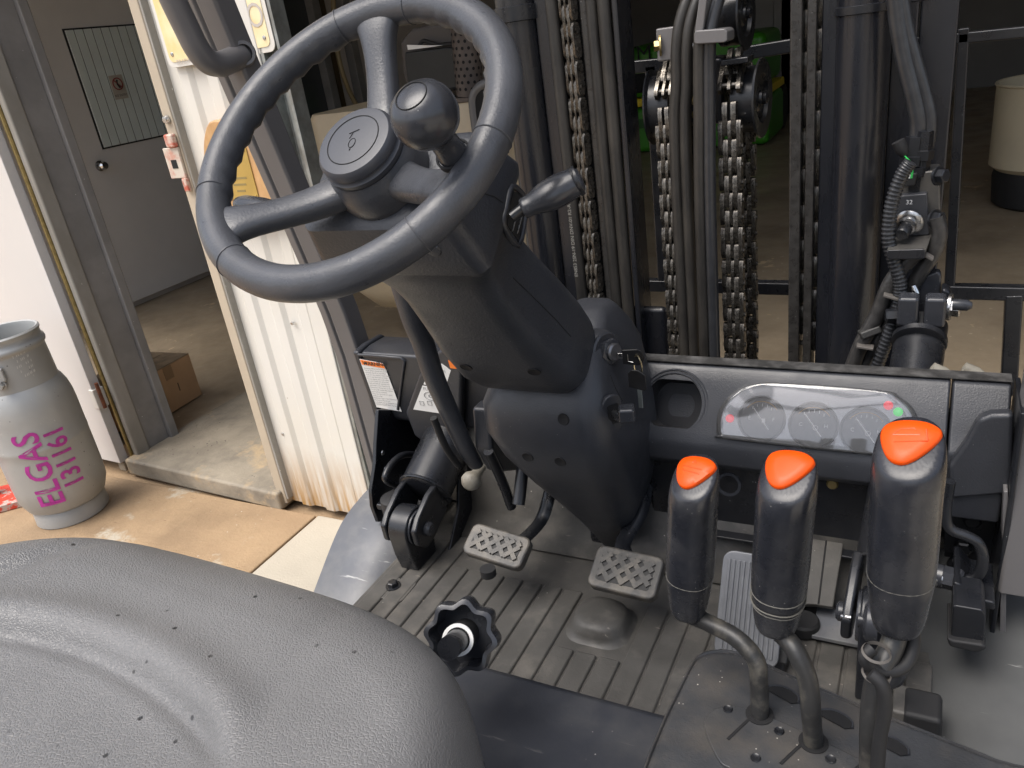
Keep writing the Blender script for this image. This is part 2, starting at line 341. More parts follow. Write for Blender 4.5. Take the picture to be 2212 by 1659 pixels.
def bx(name, x0, x1, y0, y1, z0, z1, m, par, bev=.004): return box(name, B((x0 + x1) / 2, (y0 + y1) / 2, (z0 + z1) / 2), (x1 - x0, y1 - y0, z1 - z0), m, par, bev, WAX)
FLZ = .06
# interior floor: one slab whose front edge is the worn doorstep
o = box('shed_floor', B(.5, 5.0, FLZ / 2 - .01), (13, 9.9, FLZ + .02), FLOORIN, None, .008, WAX); tag(o, kind='structure')
# --- shed
XD0, XD1, XP0, XP1 = -2.855, -2.005, -1.578, -1.50       # doorway, corrugated wall, galvanised post
shed = thing('shed', 'white corrugated metal shed with open doorway and wide dark vehicle opening', 'shed', B(-2.5, 0, 0))
def corrugated(name, x0, x1, z0, z1, y, m, par, pitch=.115, d=.0105):
    prof = []; x = x0
    while x < x1 - 1e-4:
        for f, h in ((0, 0), (.42, 0), (.55, d), (.87, d)):
            if x + f * pitch < x1: prof.append((x + f * pitch, h))
        x += pitch
    prof.append((x1, prof[-1][1])); vs, fs = [], []
    for a, h in prof: vs += [B(a, y - h, z0), B(a, y - h, z1)]
    n = len(prof)
    for i in range(n - 1): fs.append((2 * i, 2 * i + 2, 2 * i + 3, 2 * i + 1))
    b = len(vs); vs += [B(a, y - h + .003, z) for a, h in prof for z in (z0, z1)]
    for i in range(n - 1): fs.append((b + 2 * i + 1, b + 2 * i + 3, b + 2 * i + 2, b + 2 * i))
    for k in (0, 1): fs += [(2 * i + k, b + 2 * i + k, b + 2 * i + 2 + k, 2 * i + 2 + k) for i in range(n - 1)]
    return mk(name, vs, fs, m, par, 20)
corrugated('wall_sheet', XD1 + .012, XP0 - .028, .012, 3.3, -.004, WALLM, shed)
corrugated('wall_sheet', -9.5, -4.98, .05, 3.3, 0, WALLM, shed); corrugated('wall_sheet', -4.98, -3.95, 2.5, 3.3, 0, WALLM, shed); corrugated('wall_sheet', -3.95, XD0 - .1, .05, 3.3, 0, WALLM, shed)  # gap left of view, added to let more daylight reach the inner door
corrugated('wall_sheet', XD0 - .12, XD1 + .05, 2.12, 3.3, .01, WALLM, shed)
corrugated('wall_sheet', XP0, 9, 3.45, 3.6, 0, WALLM, shed)
bx('corner_flashing', XP0 - .06, XP0, -.034, .0, .03, 3.3, WALLM, shed)
for k in range(5):                                        # roofing screws in the sheet
    lathe('screw', [(0, .006), (.005, .006), (.007, 0), (.0001, 0)], B(XD1 + .075 + .19 * (k % 2), -.012, .30 + .42 * k), -UY, ZINC, shed, 10)
# galvanised post, a channel with two lips
pp = [(0, 0), (.075, 0), (.075, .05), (.064, .05), (.064, .014), (.048, .014), (.048, .024), (.028, .024), (.028, .014), (.012, .014), (.012, .05), (0, .05)]
vs = [B(XP0 + .002 + a, .02 - b, z) for z in (.0, 3.3) for a, b in pp]; n = len(pp)
mk('galvanised_post', vs, [tuple(range(n)), tuple(reversed(range(n, 2 * n)))] + [(i, (i + 1) % n, n + (i + 1) % n, n + i) for i in range(n)], GALV, shed, 20, .0015)
# doorway trim
bx('door_jamb', XD1 - .03, XD1 + .012, -.03, .12, FLZ - .05, 2.14, TAN, shed)
bx('jamb_edge', XD1 + .0125, XD1 + .022, -.028, .0, .03, 2.12, JAMB, shed, .002)
bx('head_jamb', XD0 - .1, XD1 - .031, -.02, .16, 2.05, 2.14, JAMB, shed)
# left jamb in three strips
XJ = XD0
bx('jamb_strip', XJ - .034, XJ, -.012, .05, .02, 2.048, JAMB, shed, .008)
bx('reveal', XJ - .05, XJ - .008, .0505, .15, .055, 2.048, JAMBD, shed, .002)
bx('door_stop', XJ - .05, XJ + .012, .151, .19, .058, 2.048, JAMBD, shed, .005)
bx('seal_strip', XJ - .046, XJ - .0345, -.022, .01, .03, 2.04, YZINC, shed, .002)
bx('jamb_foot', XJ - .07, XJ - .005, -.025, .045, .0, .0195, STEPM, shed, .004)
# interior: roof, eave, far walls
bx('roof', -9.6, 9.6, -.12, 11, 3.62, 3.68, mat('roof sheet', (.25, .25, .24), .6), shed, 0)
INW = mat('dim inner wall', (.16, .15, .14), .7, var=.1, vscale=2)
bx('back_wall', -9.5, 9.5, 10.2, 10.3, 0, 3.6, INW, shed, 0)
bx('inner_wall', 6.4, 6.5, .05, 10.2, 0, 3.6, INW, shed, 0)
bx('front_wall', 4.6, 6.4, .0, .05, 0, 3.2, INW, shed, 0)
# inner side wall with a door and a window, seen through the doorway and the vehicle opening
XI = -4.93
box('side_wall', (XI - .05, 7.0, 1.85), (.1, 10.1, 3.6), mat('inner side wall', (.6, .55, .51), .6, var=.08, vscale=1.5), shed, 0)
dl = [P(x, y, X=XI) for x, y in ((240, 655), (466, 583))]; y0 = dl[0].y; y1 = y0 + .92
door = box('inner_door', (XI + .02, (y0 + y1) / 2, FLZ + .04 + 1.01), (.035, y1 - y0, 2.02), DOORM, shed, .004)
wy0, wy1 = P(215, 320, X=XI).y, P(367, 290, X=XI).y; wz0, wz1 = P(215, 320, X=XI).z, P(200, 70, X=XI).z + .02
ns = 9; sp = (wy1 - wy0) / ns
for k in range(ns):
    box('louvre_pane', (XI + .043, wy0 + sp * (k + .5), (wz0 + wz1) / 2), (.008, sp - .008, wz1 - wz0), GLASSW, door, .001)
box('window_backing', (XI + .039, (wy0 + wy1) / 2, (wz0 + wz1) / 2), (.003, wy1 - wy0 + .02, wz1 - wz0 + .02), PRINT, door, 0)
kb = P(220, 358, X=XI + .06); lathe('door_knob', [(0.0, .06), (.022, .058), (.03, .045), (.026, .03), (.012, .022), (.012, .008), (.034, .006), (.034, 0)], (XI + .038, kb.y, kb.z), (1, 0, 0), CHROME, door, 20)
sp_ = P(256, 188, X=XI + .05); sq = box('no_entry_notice', (XI + .0495, sp_.y, sp_.z), (.003, .105, .15), mat('notice', (.55, .52, .45), .5), door, .001)
tube('prohibition_ring', [(XI + .053, sp_.y + .036 * math.cos(a), sp_.z + .02 + .036 * math.sin(a)) for a in [i * .5236 for i in range(12)]], .004, mat('prohibition red', (.30, .06, .05), .5), sq, 6, 2, True)
tube('prohibition_bar', [(XI + .053, sp_.y - .025, sp_.z + .045), (XI + .053, sp_.y + .025, sp_.z - .005)], .004, _m['prohibition red'], sq, 6, 1)
tube('prohibition_figure', [(XI + .052, sp_.y + .002, sp_.z + .045), (XI + .052, sp_.y - .004, sp_.z + .02), (XI + .052, sp_.y + .01, sp_.z - .006)], .006, PRINT, sq, 6, 3)
text('notice_text', 'NO ENTRY', (XI + .051, sp_.y, sp_.z - .052), (0, 1, 0), (0, 0, 1), .02, PRINT, sq, 'CENTER')
fr = box('door_frame', (XI + .03, y0 - .05, FLZ + 1.05), (.06, .09, 2.1), mat('brown frame', (.06, .05, .042), .5), shed, .003)
box('frame_strip', (XI + .064, y0 - .035, FLZ + 1.55), (.006, .012, 1.1), WHITEL, fr, .001)
box('kick_strip', (XI + .042, y0 + .03, FLZ + .65), (.006, .05, .9), DOORM, door, .001)
# window on the same wall further in, with brown frame and a clear hose hanging in front of it
BRN = mat('bronze window frame', (.12, .085, .05), .4, .3)
wp0, wp1 = P(735, 262, X=XI + .02), P(640, 262, X=XI + .02)
yw = (wp1.y, wp0.y + .06); zb = P(735, 250, X=XI + .02).z
win = box('window_frame', (XI + .03, yw[1], zb + .8), (.06, .06, 1.6), BRN, shed, .004)
for yy in (yw[1] - .52, yw[1] - 1.04): box('mullion', (XI + .025, yy, zb + .8), (.05, .035, 1.6), BRN, win, .003)
box('sill', (XI + .04, yw[1] - .53, zb - .03), (.08, 1.2, .05), BRN, win, .004)
for k in range(2): box('pane', (XI + .012, yw[1] - .26 - .52 * k, zb + .8), (.01, .48, 1.56), mat('grey window glass', (.06, .065, .07), .15), win, 0)
for px in (700, 765): 
    q = P(px, 130, X=XI + .2); bx_ = box('stud', (XI + .05, P(px, 130, X=XI + .05).y, 1.6), (.09, .1, 3.0), JAMBD, shed, .004)
hose = tube('clear_hose', [P(x, y, X=XI + .3) for x, y in ((716, -60), (720, 5), (726, 90), (738, 150), (756, 200), (780, 245), (800, 268), (830, 300))], .022, mat('yellowed hose', (.30, .24, .13), .35), None, 10)
tag(hose, 'yellowed clear hose hanging in front of the bronze framed window', 'hose')
# --- white door panel folded back beside the doorway
pxr, pzr = W(283, 992, -.05)
XPn = XD0 - .055
pan = thing('outer_door', 'plain white metal door folded back flat left of the doorway', 'door', B(XPn - .4, -.07, .05))
bx('leaf', XPn - .95, XPn - .004, -.062, -.022, .045, 2.4, PANELM, pan, .003)
h = bx('hinge', XPn - .028, XPn + .004, -.066, -.018, .30, .385, WALLM, pan, .004)
tube('hinge_pin', [B(XPn + .012, -.045, .30), B(XPn + .012, -.045, .41)], .0075, mat('rust', (.16, .055, .025), .8, var=.4, vscale=60), h, 8, 1)
bx('bottom_block', XPn - .05, XPn - .003, -.05, .0, .0, .043, STEPM, shed, .004)
# --- sign on the corrugated wall
sy = -.03
(s0x, s0z), (s1x, s1z) = W(366, 147, sy), W(598, 112, sy)
SGN = mat('faded yellow sign', (.80, .60, .28), .45, var=.05, vscale=6, col2=(.86, .78, .55), c2scale=5, c2amt=.7, c2lo=.42, c2hi=.62)
sgh = .72; scx, scz = (s0x + s1x) / 2, (s0z + s1z) / 2 + sgh / 2; shw = (s1x - s0x) / 2
sign = thing('safety_sign', 'faded yellow metal sign with grey lettering on white corrugated wall', 'sign', B(scx, sy, scz))
prism('plate', rrect(shw, sgh / 2, .022), B(scx, sy + .004, scz), UX, UZ, .004, WALLM, sign, .001)
prism('yellow_face', rrect(shw - .014, sgh / 2 - .014, .016), B(scx, sy - .0005, scz), UX, UZ, .0012, SGN, sign)
LG = mat('faded sign lettering', (.50, .46, .42), .6)
tx, tz = W(540, 38, sy); text('lettering', 'TO', B(tx, sy - .0025, tz), UX, UZ, .082, LG, sign, 'CENTER', .0004, None, .9)
text('lettering', 'NO', B(tx - .004, sy - .0025, tz + .088), UX, UZ, .082, LG, sign, 'CENTER', .0004, None, .9)
tx, tz = W(376, 70, sy); text('lettering', 'I', B(tx - .0, sy - .0025, tz + .02), UX, UZ, .07, LG, sign, 'LEFT', .0004, None, .8)
tx, tz = W(398, 133, sy); text('maker_mark', 'BRADY', B(tx, sy - .0025, tz), UX, UZ, .018, LG, sign, 'CENTER', .0004)
for ax_, az_ in ((-1, -1), (1, -1), (-1, 1), (1, 1)):
    lathe('sign_screw', [(0, .003), (.005, .002), (.006, 0)], B(scx + ax_ * (shw - .03), sy - .0018, scz + az_ * (sgh / 2 - .035)), -UY, ZINC, sign, 10)
# --- timber slab with brass plate
tcx, tcz = W(520, 382, -.05)
TIM = mat('varnished timber', (.46, .26, .11), .35, var=.2, vscale=14, col2=(.62, .42, .22), c2scale=9, c2amt=.8, c2lo=.4, c2hi=.6, bump=.2, bscale=60, stretch=(1, 1, .5), coat=.3)
rr = [.150, .162, .155, .140, .152, .168, .150, .138, .155, .172, .165, .146, .138, .150, .160, .148]
out = [(r * 1.05 * math.cos(i * math.pi / 8), r * math.sin(i * math.pi / 8)) for i, r in enumerate(rr)]
out = [(q.x, q.y) for q in catmull([V((a, b, 0)) for a, b in out], 3, True)]
plq = thing('timber_plaque', 'varnished timber slab with brass plate hung on corrugated wall', 'plaque', B(tcx, -.02, tcz))
prism('timber_slab', out, B(tcx, -.018, tcz), UX, UZ, .034, TIM, plq, .006)
BRASS = mat('brass plate', (.62, .47, .16), .3, .8, var=.08, vscale=12)
p0, p1 = W(548, 400, -.055), W(535, 348, -.055)
bp = prism('brass_plate', rrect(.062, .072, .004), B(p0[0] - .055, -.0525, (p0[1] + p1[1]) / 2), UX, UZ, .003, BRASS, plq, .001)
for k in range(3): box('engraved_line', B(p0[0] - .055, -.0559, (p0[1] + p1[1]) / 2 - .012 - .018 * k), (.07 - .018 * k, .0006, .006), mat('engraving', (.25, .19, .07), .6), bp, 0, WAX)
for q in (-1, 1):
    for k in (-1, 1): lathe('plate_screw', [(0, .002), (.004, .001), (.004, 0)], B(p0[0] - .055 + q * .053, -.0556, (p0[1] + p1[1]) / 2 + k * .062), -UY, BRASS, bp, 8)
# --- latch plate on the right jamb
RPK = mat('red chipped paint', (.45, .10, .06), .5, col2=(.6, .5, .42), c2scale=45, c2amt=.9, c2lo=.42, c2hi=.56)
lx, lz = W(416, 350, -.04)
lat = bx('latch_plate', XD1 - .062, XD1 + .006, -.040, -.031, lz - .045, lz + .045, mat('latch cream', (.58, .52, .44), .5, col2=(.5, .14, .08), c2scale=30, c2amt=.6), shed, .002)
bx('latch_hole', XD1 - .038, XD1 - .014, -.0415, -.0402, lz - .015, lz + .01, DARK, lat, 0)
bx('latch_arm', XD1 - .03, XD1 + .008, -.05, -.031, lz + .0455, lz + .085, RPK, shed, .006)
bx('latch_tail', XD1 - .012, XD1 + .008, -.045, -.031, lz - .085, lz - .0455, RPK, shed, .003)
lathe('bolt_head', [(0, .014), (.009, .013), (.012, .006), (.012, 0)], B(XD1 - .008, -.031, lz + .125), -UY, ZINC, shed, 12)
# --- doorstep slab
st = bx('doorstep', XD0 - .04, XD1 + .0, -.055, .9, -.01, FLZ + .006, STEPM, None, .012); tag(st, kind='structure')
# --- cardboard box
CARD = mat('cardboard', (.46, .29, .16), .75, var=.06, vscale=10, bump=.15, bscale=200)
CARDT = mat('dusty cardboard', (.30, .225, .145), .8, var=.3, vscale=18)
fz = FLZ + .006
b0, b1 = P(340, 912, Z=fz), P(437, 852, Z=fz); e = (b1 - b0).normalized(); ln = .40; bh = P(413, 762, X=b1.x).z - fz
ob0 = b1 - e * ln; nrm = V((-e.y, e.x, 0)).normalized();  nrm = nrm if nrm.x < 0 else -nrm
cb = thing('cardboard_box', 'brown cardboard carton on the floor just inside the doorway', 'box', ob0)
bc = ob0 + e * ln / 2 + nrm * .15
box('carton', (bc.x, bc.y, fz + bh / 2), (ln, .30, bh), CARD, cb, .004, (e, nrm, UZ))
for s in (-1, 1): box('flap', (bc + nrm * s * .0755) + V((0, 0, fz + bh + .0025 - bc.z)), (ln - .002, .147, .004), CARDT, cb, .001, (e, nrm, UZ))
fm = b1 - e * .145
box('packing_tape', V((fm.x, fm.y, fz + bh - .032)) - nrm * .0008, (.05, .0015, .062), mat('tape', (.28, .175, .09), .3), cb, 0, (e, nrm, UZ))
q = P(322, 852, X=b1.x + .001); lb = box('white_label', V((b0.x, b0.y, q.z)) - e * .012 - nrm * .001, (.03, .0015, .055), WHITEL, cb, 0, (e, nrm, UZ))
box('label_print', V((b0.x, b0.y, q.z)) - e * .012 - nrm * .002, (.01, .0008, .03), PRINTG, lb, 0, (e, nrm, UZ))
box('barcode_mark', V((b1.x, b1.y, fz + bh * .45)) - e * .115 - nrm * .0006, (.006, .001, .04), mat('card print', (.14, .09, .05), .7), cb, 0, (e, nrm, UZ))
# --- gas bottle
gp = P(171, 1130, Z=0); gd = V((gp.x, gp.y, 0)).normalized(); GB = V((gp.x, gp.y, 0)) + gd * .125
BOT = mat('silver bottle paint', (.35, .358, .355), .42, .25, var=.08, vscale=6, bump=.1, bscale=90, rvar=.06, speck=(.09, .085, .08), sscale=30, samt=.06, scratch=((.6, .6, .58), -.03))
gb = thing('gas_bottle', 'silver forklift gas bottle with magenta stencilled lettering standing on concrete', 'gas bottle', GB)
lathe('tank', [(.0, 0.0431), (.10, 0.0479), (.138, 0.0718), (.155, 0.1150), (.1575, 0.1724), (.1575, 0.2874), (.1575, 0.3209), (.1583, 0.3238), (.1583, 0.3372), (.1575, 0.3401), (.1575, 0.4407), (.1555, 0.4790), (.1495, 0.5125), (.140, 0.5384), (.132, 0.5518)], GB, (0, 0, 1), BOT, gb, 64, 30)
lathe('foot_ring', [(.118, 0.0718), (.128, 0.0575), (.130, 0.0038), (.126, 0.0000), (.118, 0.0000), (.116, 0.0479)], GB, (0, 0, 1), BOT, gb, 48, 40)
col = lathe('collar', [(.132, 0.5461), (.131, 0.5748), (.1285, 0.6706), (.129, 0.6783), (.1350, 0.6831), (.1370, 0.6917), (.1350, 0.7013), (.129, 0.7060), (.1275, 0.7233), (.1315, 0.7310), (.1325, 0.7377), (.127, 0.7434), (.120, 0.7405), (.118, 0.7281), (.119, 0.5556)], GB, (0, 0, 1), BOT, gb, 64, 50)
cd2 = -gd; tcam = math.atan2(cd2.y, cd2.x)
def onb(ang, z, r): return V((GB.x + r * math.cos(ang), GB.y + r * math.sin(ang), z))
MAG = mat('magenta stencil', (.40, .03, .27), .55, var=.15, vscale=30, col2=(.38, .375, .345), c2scale=40, c2amt=.3, c2lo=.62, c2hi=.7)
for s, a0, sz, z0 in (('ELGAS', -.30, .122, .112), ('131161', .27, .096, .155)):
    # read upwards: letters run along z, letter tops point to the viewer's left
    text('stencil', s, (0, 0, 0), (1, 0, 0), (0, 1, 0), sz, MAG, gb, 'LEFT', wrap=lambda a, b, a0=a0, z0=z0: onb(tcam + a0 - b / .159, z0 + a, .1592), squeeze=.86, bold=.0018)
# bracket and bolt on the collar, valve inside
an = tcam - .38
br = box('locating_bracket', onb(an, .628, .138), (.05, .016, .05), BOT, gb, .006, (V((-math.sin(an), math.cos(an), 0)), V((math.cos(an), math.sin(an), 0)), UZ))
hexbolt('bolt', onb(an, .594, .138), (math.cos(an), math.sin(an), 0), .014, .02, BOT, gb)
lathe('valve', [(.03, .56), (.03, .62), (.02, .64), (.035, .66), (.035, .69), (.0, .70)], GB + V((-.03, 0, 0)), (0, 0, 1), YZINC, gb, 16)
tv, tf = [], []
for k in range(5):
    for j2 in range(9):
        if random.random() < .3: continue
        a = tcam + .12 + (j2 + random.uniform(-.3, .3)) * .045; z = .675 - k * .019 + j2 * .001; b = len(tv)
        tv += [onb(a - .012, z - .005, random.uniform(.1312,.1313)), onb(a + .01, z - .004, random.uniform(.1312,.1313)), onb(a + .014, z + .004, random.uniform(.1312,.1313)), onb(a - .006, z + .005, random.uniform(.1312,.1313))]; tf.append((b, b + 1, b + 2, b + 3))
mk('stamp_marks', tv, tf, mat('stamp', (.55, .55, .53), .5), gb, 0, fix=False)
# --- red painted base at the far left
rp = P(10, 1112, Z=.0)
rb = thing('red_base', 'chipped red painted steel base beside the silver gas bottle', 'base', (rp.x - .3, rp.y, 0))
RED = mat('worn red paint', (.58, .055, .03), .5, col2=(.42, .38, .34), c2scale=26, c2amt=.9, c2lo=.53, c2hi=.6)
q0, q1 = P(70, 1092, Z=.0), P(-60, 1128, Z=.0); dd = (q1 - q0).normalized(); nn_ = V((-dd.y, dd.x, 0)); nn_ = nn_ if nn_.y > 0 else -nn_
box('plate', q0 + dd * .3 + nn_ * .11 + V((0, 0, .016)), (.62, .2, .03), RED, rb, .004, (dd, nn_, UZ))
box('upright', q0 + dd * .36 + nn_ * .14 + V((0, 0, .092)), (.44, .05, .12), GALV, rb, .004, (dd, nn_, UZ))
# fallen leaves along the doorstep
LEAF = mat('dry leaf', (.55, .27, .05), .6, var=.3, vscale=60)
for i, (x, y, s) in enumerate(((459, 1049, .022), (387, 1032, .014), (478, 1056, .012))):
    c = P(x, y, Z=.012); a = random.uniform(0, 6); u, v_ = V((math.cos(a), math.sin(a), .25)), V((-math.sin(a), math.cos(a), .1))
    vs = [c + u * s, c + u * .3 * s + v_ * .45 * s, c - u * .6 * s + v_ * .35 * s + V((0, 0, .006)), c - u * s, c - u * .6 * s - v_ * .35 * s, c + u * .3 * s - v_ * .45 * s, c + V((0, 0, -.004))]
    l = mk('leaf', vs, [(0, 1, 6), (1, 2, 6), (2, 3, 6), (3, 4, 6), (4, 5, 6), (5, 0, 6)], LEAF, None, 0)
    m_ = l.modifiers.new('solid', 'SOLIDIFY'); m_.thickness = .0008
    tag(l, ('largest dry orange leaf on concrete against the doorstep', 'small dry leaf against the doorstep near the jamb foot', 'tiny dry leaf right of the large orange leaf')[i], 'leaf', 'leaves along the doorstep')
# --- cream machine parked inside the shed
CREAM = mat('cream machine paint', (.62, .52, .36), .4, var=.05, vscale=3, col2=(.45, .35, .22), c2scale=6, c2amt=.3)
YM = 3.0
c0 = P(840, 692, Y=YM); cr = thing('cream_machine', 'cream coloured machine with black seat box and perforated exhaust parked in shed', 'machine', (c0.x, YM, FLZ))
def cm(x, y, Y=YM): return P(x, y, Y=Y)
tl, br2 = cm(868, 222), cm(1095, 225)
x0, x1 = cm(770, 640).x - .1, cm(1110, 400).x; zt = cm(930, 222).z; zb2 = cm(840, 690).z
rings = []
for f, hw, zz in ((0, .25, zb2), (.02, .33, zb2 + .03), (.2, .40, zb2 + .14), (.5, .42, (zb2 + zt) / 2), (.97, .42, zt - .02), (1, .41, zt)):
    rings.append(ring_rr(((x0 + x1) / 2, YM + .42, zz), (1, 0, 0), (0, 1, 0), (x1 - x0) / 2 - (.42 - hw), hw, .12, 5))
loft('body', rings, CREAM, cr, 40)
bxs = [(868, 65), (1003, 48), (1006, 212), (880, 222)]
pb = (V((0, YM + .1, 0)), V((0, -1, 0)))
prism_px('seat_shell', [(862, 90), (885, 62), (940, 50), (1003, 46), (1010, 205), (900, 222), (884, 214), (868, 160)], (V((0, YM + .12, 0)), V((0, 1, 0))), .14, mat('grey brown plastic', (.085, .075, .07), .5), cr, .02)
prism_px('seat_panel', [(880, 112), (925, 106), (1003, 98), (1006, 190), (905, 204), (890, 200)], (V((0, YM + .115, 0)), V((0, -1, 0))), .03, mat('scuffed black panel', (.02, .022, .022), .5, var=.2, vscale=12, speck=(.2, .2, .19), sscale=28, samt=.07), cr, .01)
tube('panel_groove', [P(906, 203, Y=YM + .082), P(950, 198, Y=YM + .082), P(1006, 187, Y=YM + .082)], .008, DARK, cr, 6, 4)
prism_px('paper_sheet', [(879, 97), (925, 98), (956, 98), (921, 103), (881, 108)], (V((0, YM + .08, 0)), V((0, 1, 0))), .004, WHITEL, cr)
tube('cable', [P(x, y, Y=YM + .09) for x, y in ((905, 98), (915, 88), (930, 92), (950, 97), (975, 95), (1000, 104))], .008, RUBBER, cr, 6)
# perforated exhaust guard with its holes
e0, e1 = P(1016, 206, Y=YM + .05), P(996, -30, Y=YM + .05); er = .058
eg = tube('perforated_exhaust', [e0, e1], er, mat('exhaust guard', (.12, .10, .09), .55, .3, var=.15, vscale=14), cr, 28, 1)
ev, ef = [], []; ax_ = (e1 - e0).normalized(); fx, fy, fz_ = frame(ax_)
for i in range(22):
    for j in range(14):
        a = (j + .5 * (i % 2)) * 2 * math.pi / 14; nn2 = fx * math.cos(a) + fy * math.sin(a)
        if nn2.y > .35: continue
        c = e0 + ax_ * (.03 + i * .026) + nn2 * (er + .0012); t1 = ax_; t2 = nn2.cross(ax_); b = len(ev)
        ev += [c + t1 * (.0068 * math.cos(k * math.pi / 4)) + t2 * (.0062 * math.sin(k * math.pi / 4)) for k in range(8)]; ef.append(tuple(b + k for k in range(8)))
tag(mk('guard_holes', ev, ef, DARK, eg, 0, fix=False), kind='stuff')
box('exhaust_foot', e0 + V((0, .02, -.012)), (.17, .15, .02), _m['exhaust guard'], cr, .004)
hp = [P(x, y, Y=YM - .05) for x, y in ((1036, 330), (1027, 270), (1022, 215), (1034, 190), (1058, 178), (1090, 176))]
tube('guard_hoop', hp, .019, mat('hoop grey', (.16, .16, .165), .35), cr, 10)
mk('hoop_panel', [P(x, y, Y=YM - .03) for x, y in ((1040, 330), (1030, 270), (1026, 216), (1038, 194), (1095, 182), (1100, 330))], [(0, 1, 2, 3, 4, 5)], DARK, cr, 0).modifiers.new('s', 'SOLIDIFY').thickness = .03
wc = P(800, 660, Y=YM + .5)
lathe('tyre', [(.14, -.09), (.24, -.1), (.28, -.07), (.285, 0), (.28, .07), (.24, .1), (.14, .09)], (c0.x - .12, YM + .85, FLZ + .285), (1, 0, 0), RUBBER, cr, 36)
lathe('tyre', [(.14, -.09), (.24, -.1), (.28, -.07), (.285, 0), (.28, .07), (.24, .1), (.14, .09)], (x1 - .1, YM + .6, FLZ + .285), (1, 0, 0), RUBBER, cr, 36)
# --- green machine deep in the shed
GRN = mat('green machine paint', (.05, .26, .015), .35, var=.1, vscale=3); YEL = mat('yellow stripe', (.85, .62, .02), .4)
g0 = P(1395, 333, Z=FLZ); YG = g0.y
gm = thing('green_mower', 'green machine with a yellow stripe far back in the dark shed', 'machine', (g0.x, YG + .4, FLZ))
def gpx(x, y): return P(x, y, Y=YG)
gx0, gx1 = gpx(1340, 200).x, gpx(1660, 180).x
z = lambda y: gpx(1395, y).z
box('body', ((gx0 + gx1) / 2, YG + .45, (FLZ + .01 + z(232)) / 2), (gx1 - gx0, .9, z(232) - FLZ - .02), GRN, gm, .06)
box('stripe', ((gx0 + gx1) / 2, YG + .44, (z(230) + z(213)) / 2), (gx1 - gx0 + .01, .9, z(213) - z(230)), YEL, gm, .01)
box('engine_hood', ((gx0 + gx1) / 2, YG + .5, (z(212) + z(100)) / 2), (gx1 - gx0 - .06, .9, z(100) - z(212)), GRN, gm, .08)
for k, (x, a, b2) in enumerate(((1369, 158, 200), (1401, 158, 200))): box('vent', (gpx(x, 180).x, YG + .045, (z(a) + z(b2)) / 2), (.17, .02, z(a) - z(b2)), DARK, gm, .01)
prism_px('recess_shade', [(1366, 258), (1408, 256), (1398, 276), (1368, 280)], (V((0, YG - .004, 0)), V((0, 1, 0))), .02, mat('shadow green', (.02, .10, .01), .5), gm)  # flat patch, the hollow's shade put into a darker green
text('lettering', 'UM', gpx(1374, 120) + V((0, .02, 0)), (1, 0, 0), (0, 0, 1), .22, DARK, gm, 'CENTER')
for s in (-1, 1): lathe('wheel', [(.12, -.1), (.22, -.11), (.25, -.07), (.25, .07), (.22, .11), (.12, .1)], ((gx0 + gx1) / 2 + s * (gx1 - gx0) * .42, YG + 1.02, FLZ + .25), (1, 0, 0), RUBBER, gm, 28)
# --- bin on the right
b0 = P(2185, 462, Z=FLZ); br_ = .30; bcn = V((b0.x + .20, b0.y + br_ * .9, FLZ))
bn = thing('drum_bin', 'cream drum with black base standing on the shed floor', 'drum', bcn)
zt = P(2180, 190, Y=bcn.y - .3).z; zm = P(2180, 385, Y=bcn.y - .3).z
lathe('base', [(.27, 0), (.30, .02), (.31, zm - FLZ - .04), (.30, zm - FLZ)], bcn, (0, 0, 1), RUBBER, bn, 40)
lathe('barrel', [(.30, zm - FLZ + .001), (.335, zm - FLZ + .03), (.335, zt - FLZ - .02), (.345, zt - FLZ - .01), (.34, zt - FLZ), (.325, zt - FLZ - .004), (.322, zm - FLZ + .06), (0, zm - FLZ + .06)], bcn, (0, 0, 1), mat('cream drum paint', (.55, .48, .34), .5, var=.06, vscale=4), bn, 48)

# --- cabinets against the back wall
CAB = mat('dull grey cabinet', (.22, .21, .20), .5, var=.1, vscale=3)
for i, (px, lab) in enumerate(((1672, 'narrow grey steel cabinet at the back of the dark shed, left one'), (1735, 'narrow grey steel cabinet at the back of the dark shed, right one'))):
    c = P(px, 60, Y=10.6); cb_ = thing('steel_cabinet', lab, 'cabinet', (c.x, 10.6, FLZ), 'cabinets at the back of the shed')
    box('carcass', (c.x, 10.85, FLZ + .95), (.52, .5, 1.9), CAB, cb_, .01)
    for s_ in (-1, 1): box('cabinet_door', (c.x + s_ * .125, 10.59, FLZ + .97), (.24, .02, 1.78), CAB, cb_, .004)
# ================================================================== THE FORKLIFT
FK = thing('forklift', 'dark grey forklift seen from its driving position with orange tipped levers', 'forklift', (-.36, .5, 0))
def hit(ob, px, py):
    bpy.context.view_layer.update(); dg = bpy.context.evaluated_depsgraph_get(); e = ob.evaluated_get(dg); im = ob.matrix_world.inverted()
    d = to_world(V(((px - IW / 2) / FPX, (py - IH / 2) / FPX, 1.0))).normalized()
    ok, l, n, i = e.ray_cast(im @ CAM, im.to_3x3() @ d)
    return (ob.matrix_world @ l, (ob.matrix_world.to_3x3() @ n).normalized()) if ok else (None, None)
def dimple(name, ob, px, py, r, m, par, h=.0006, n=18):
    l, nr = hit(ob, px, py)
    if l is None: print('MISS', name, px, py); return None
    return lathe(name, [(0, h), (r * .92, h), (r, 0)], l, nr, m, par, n)
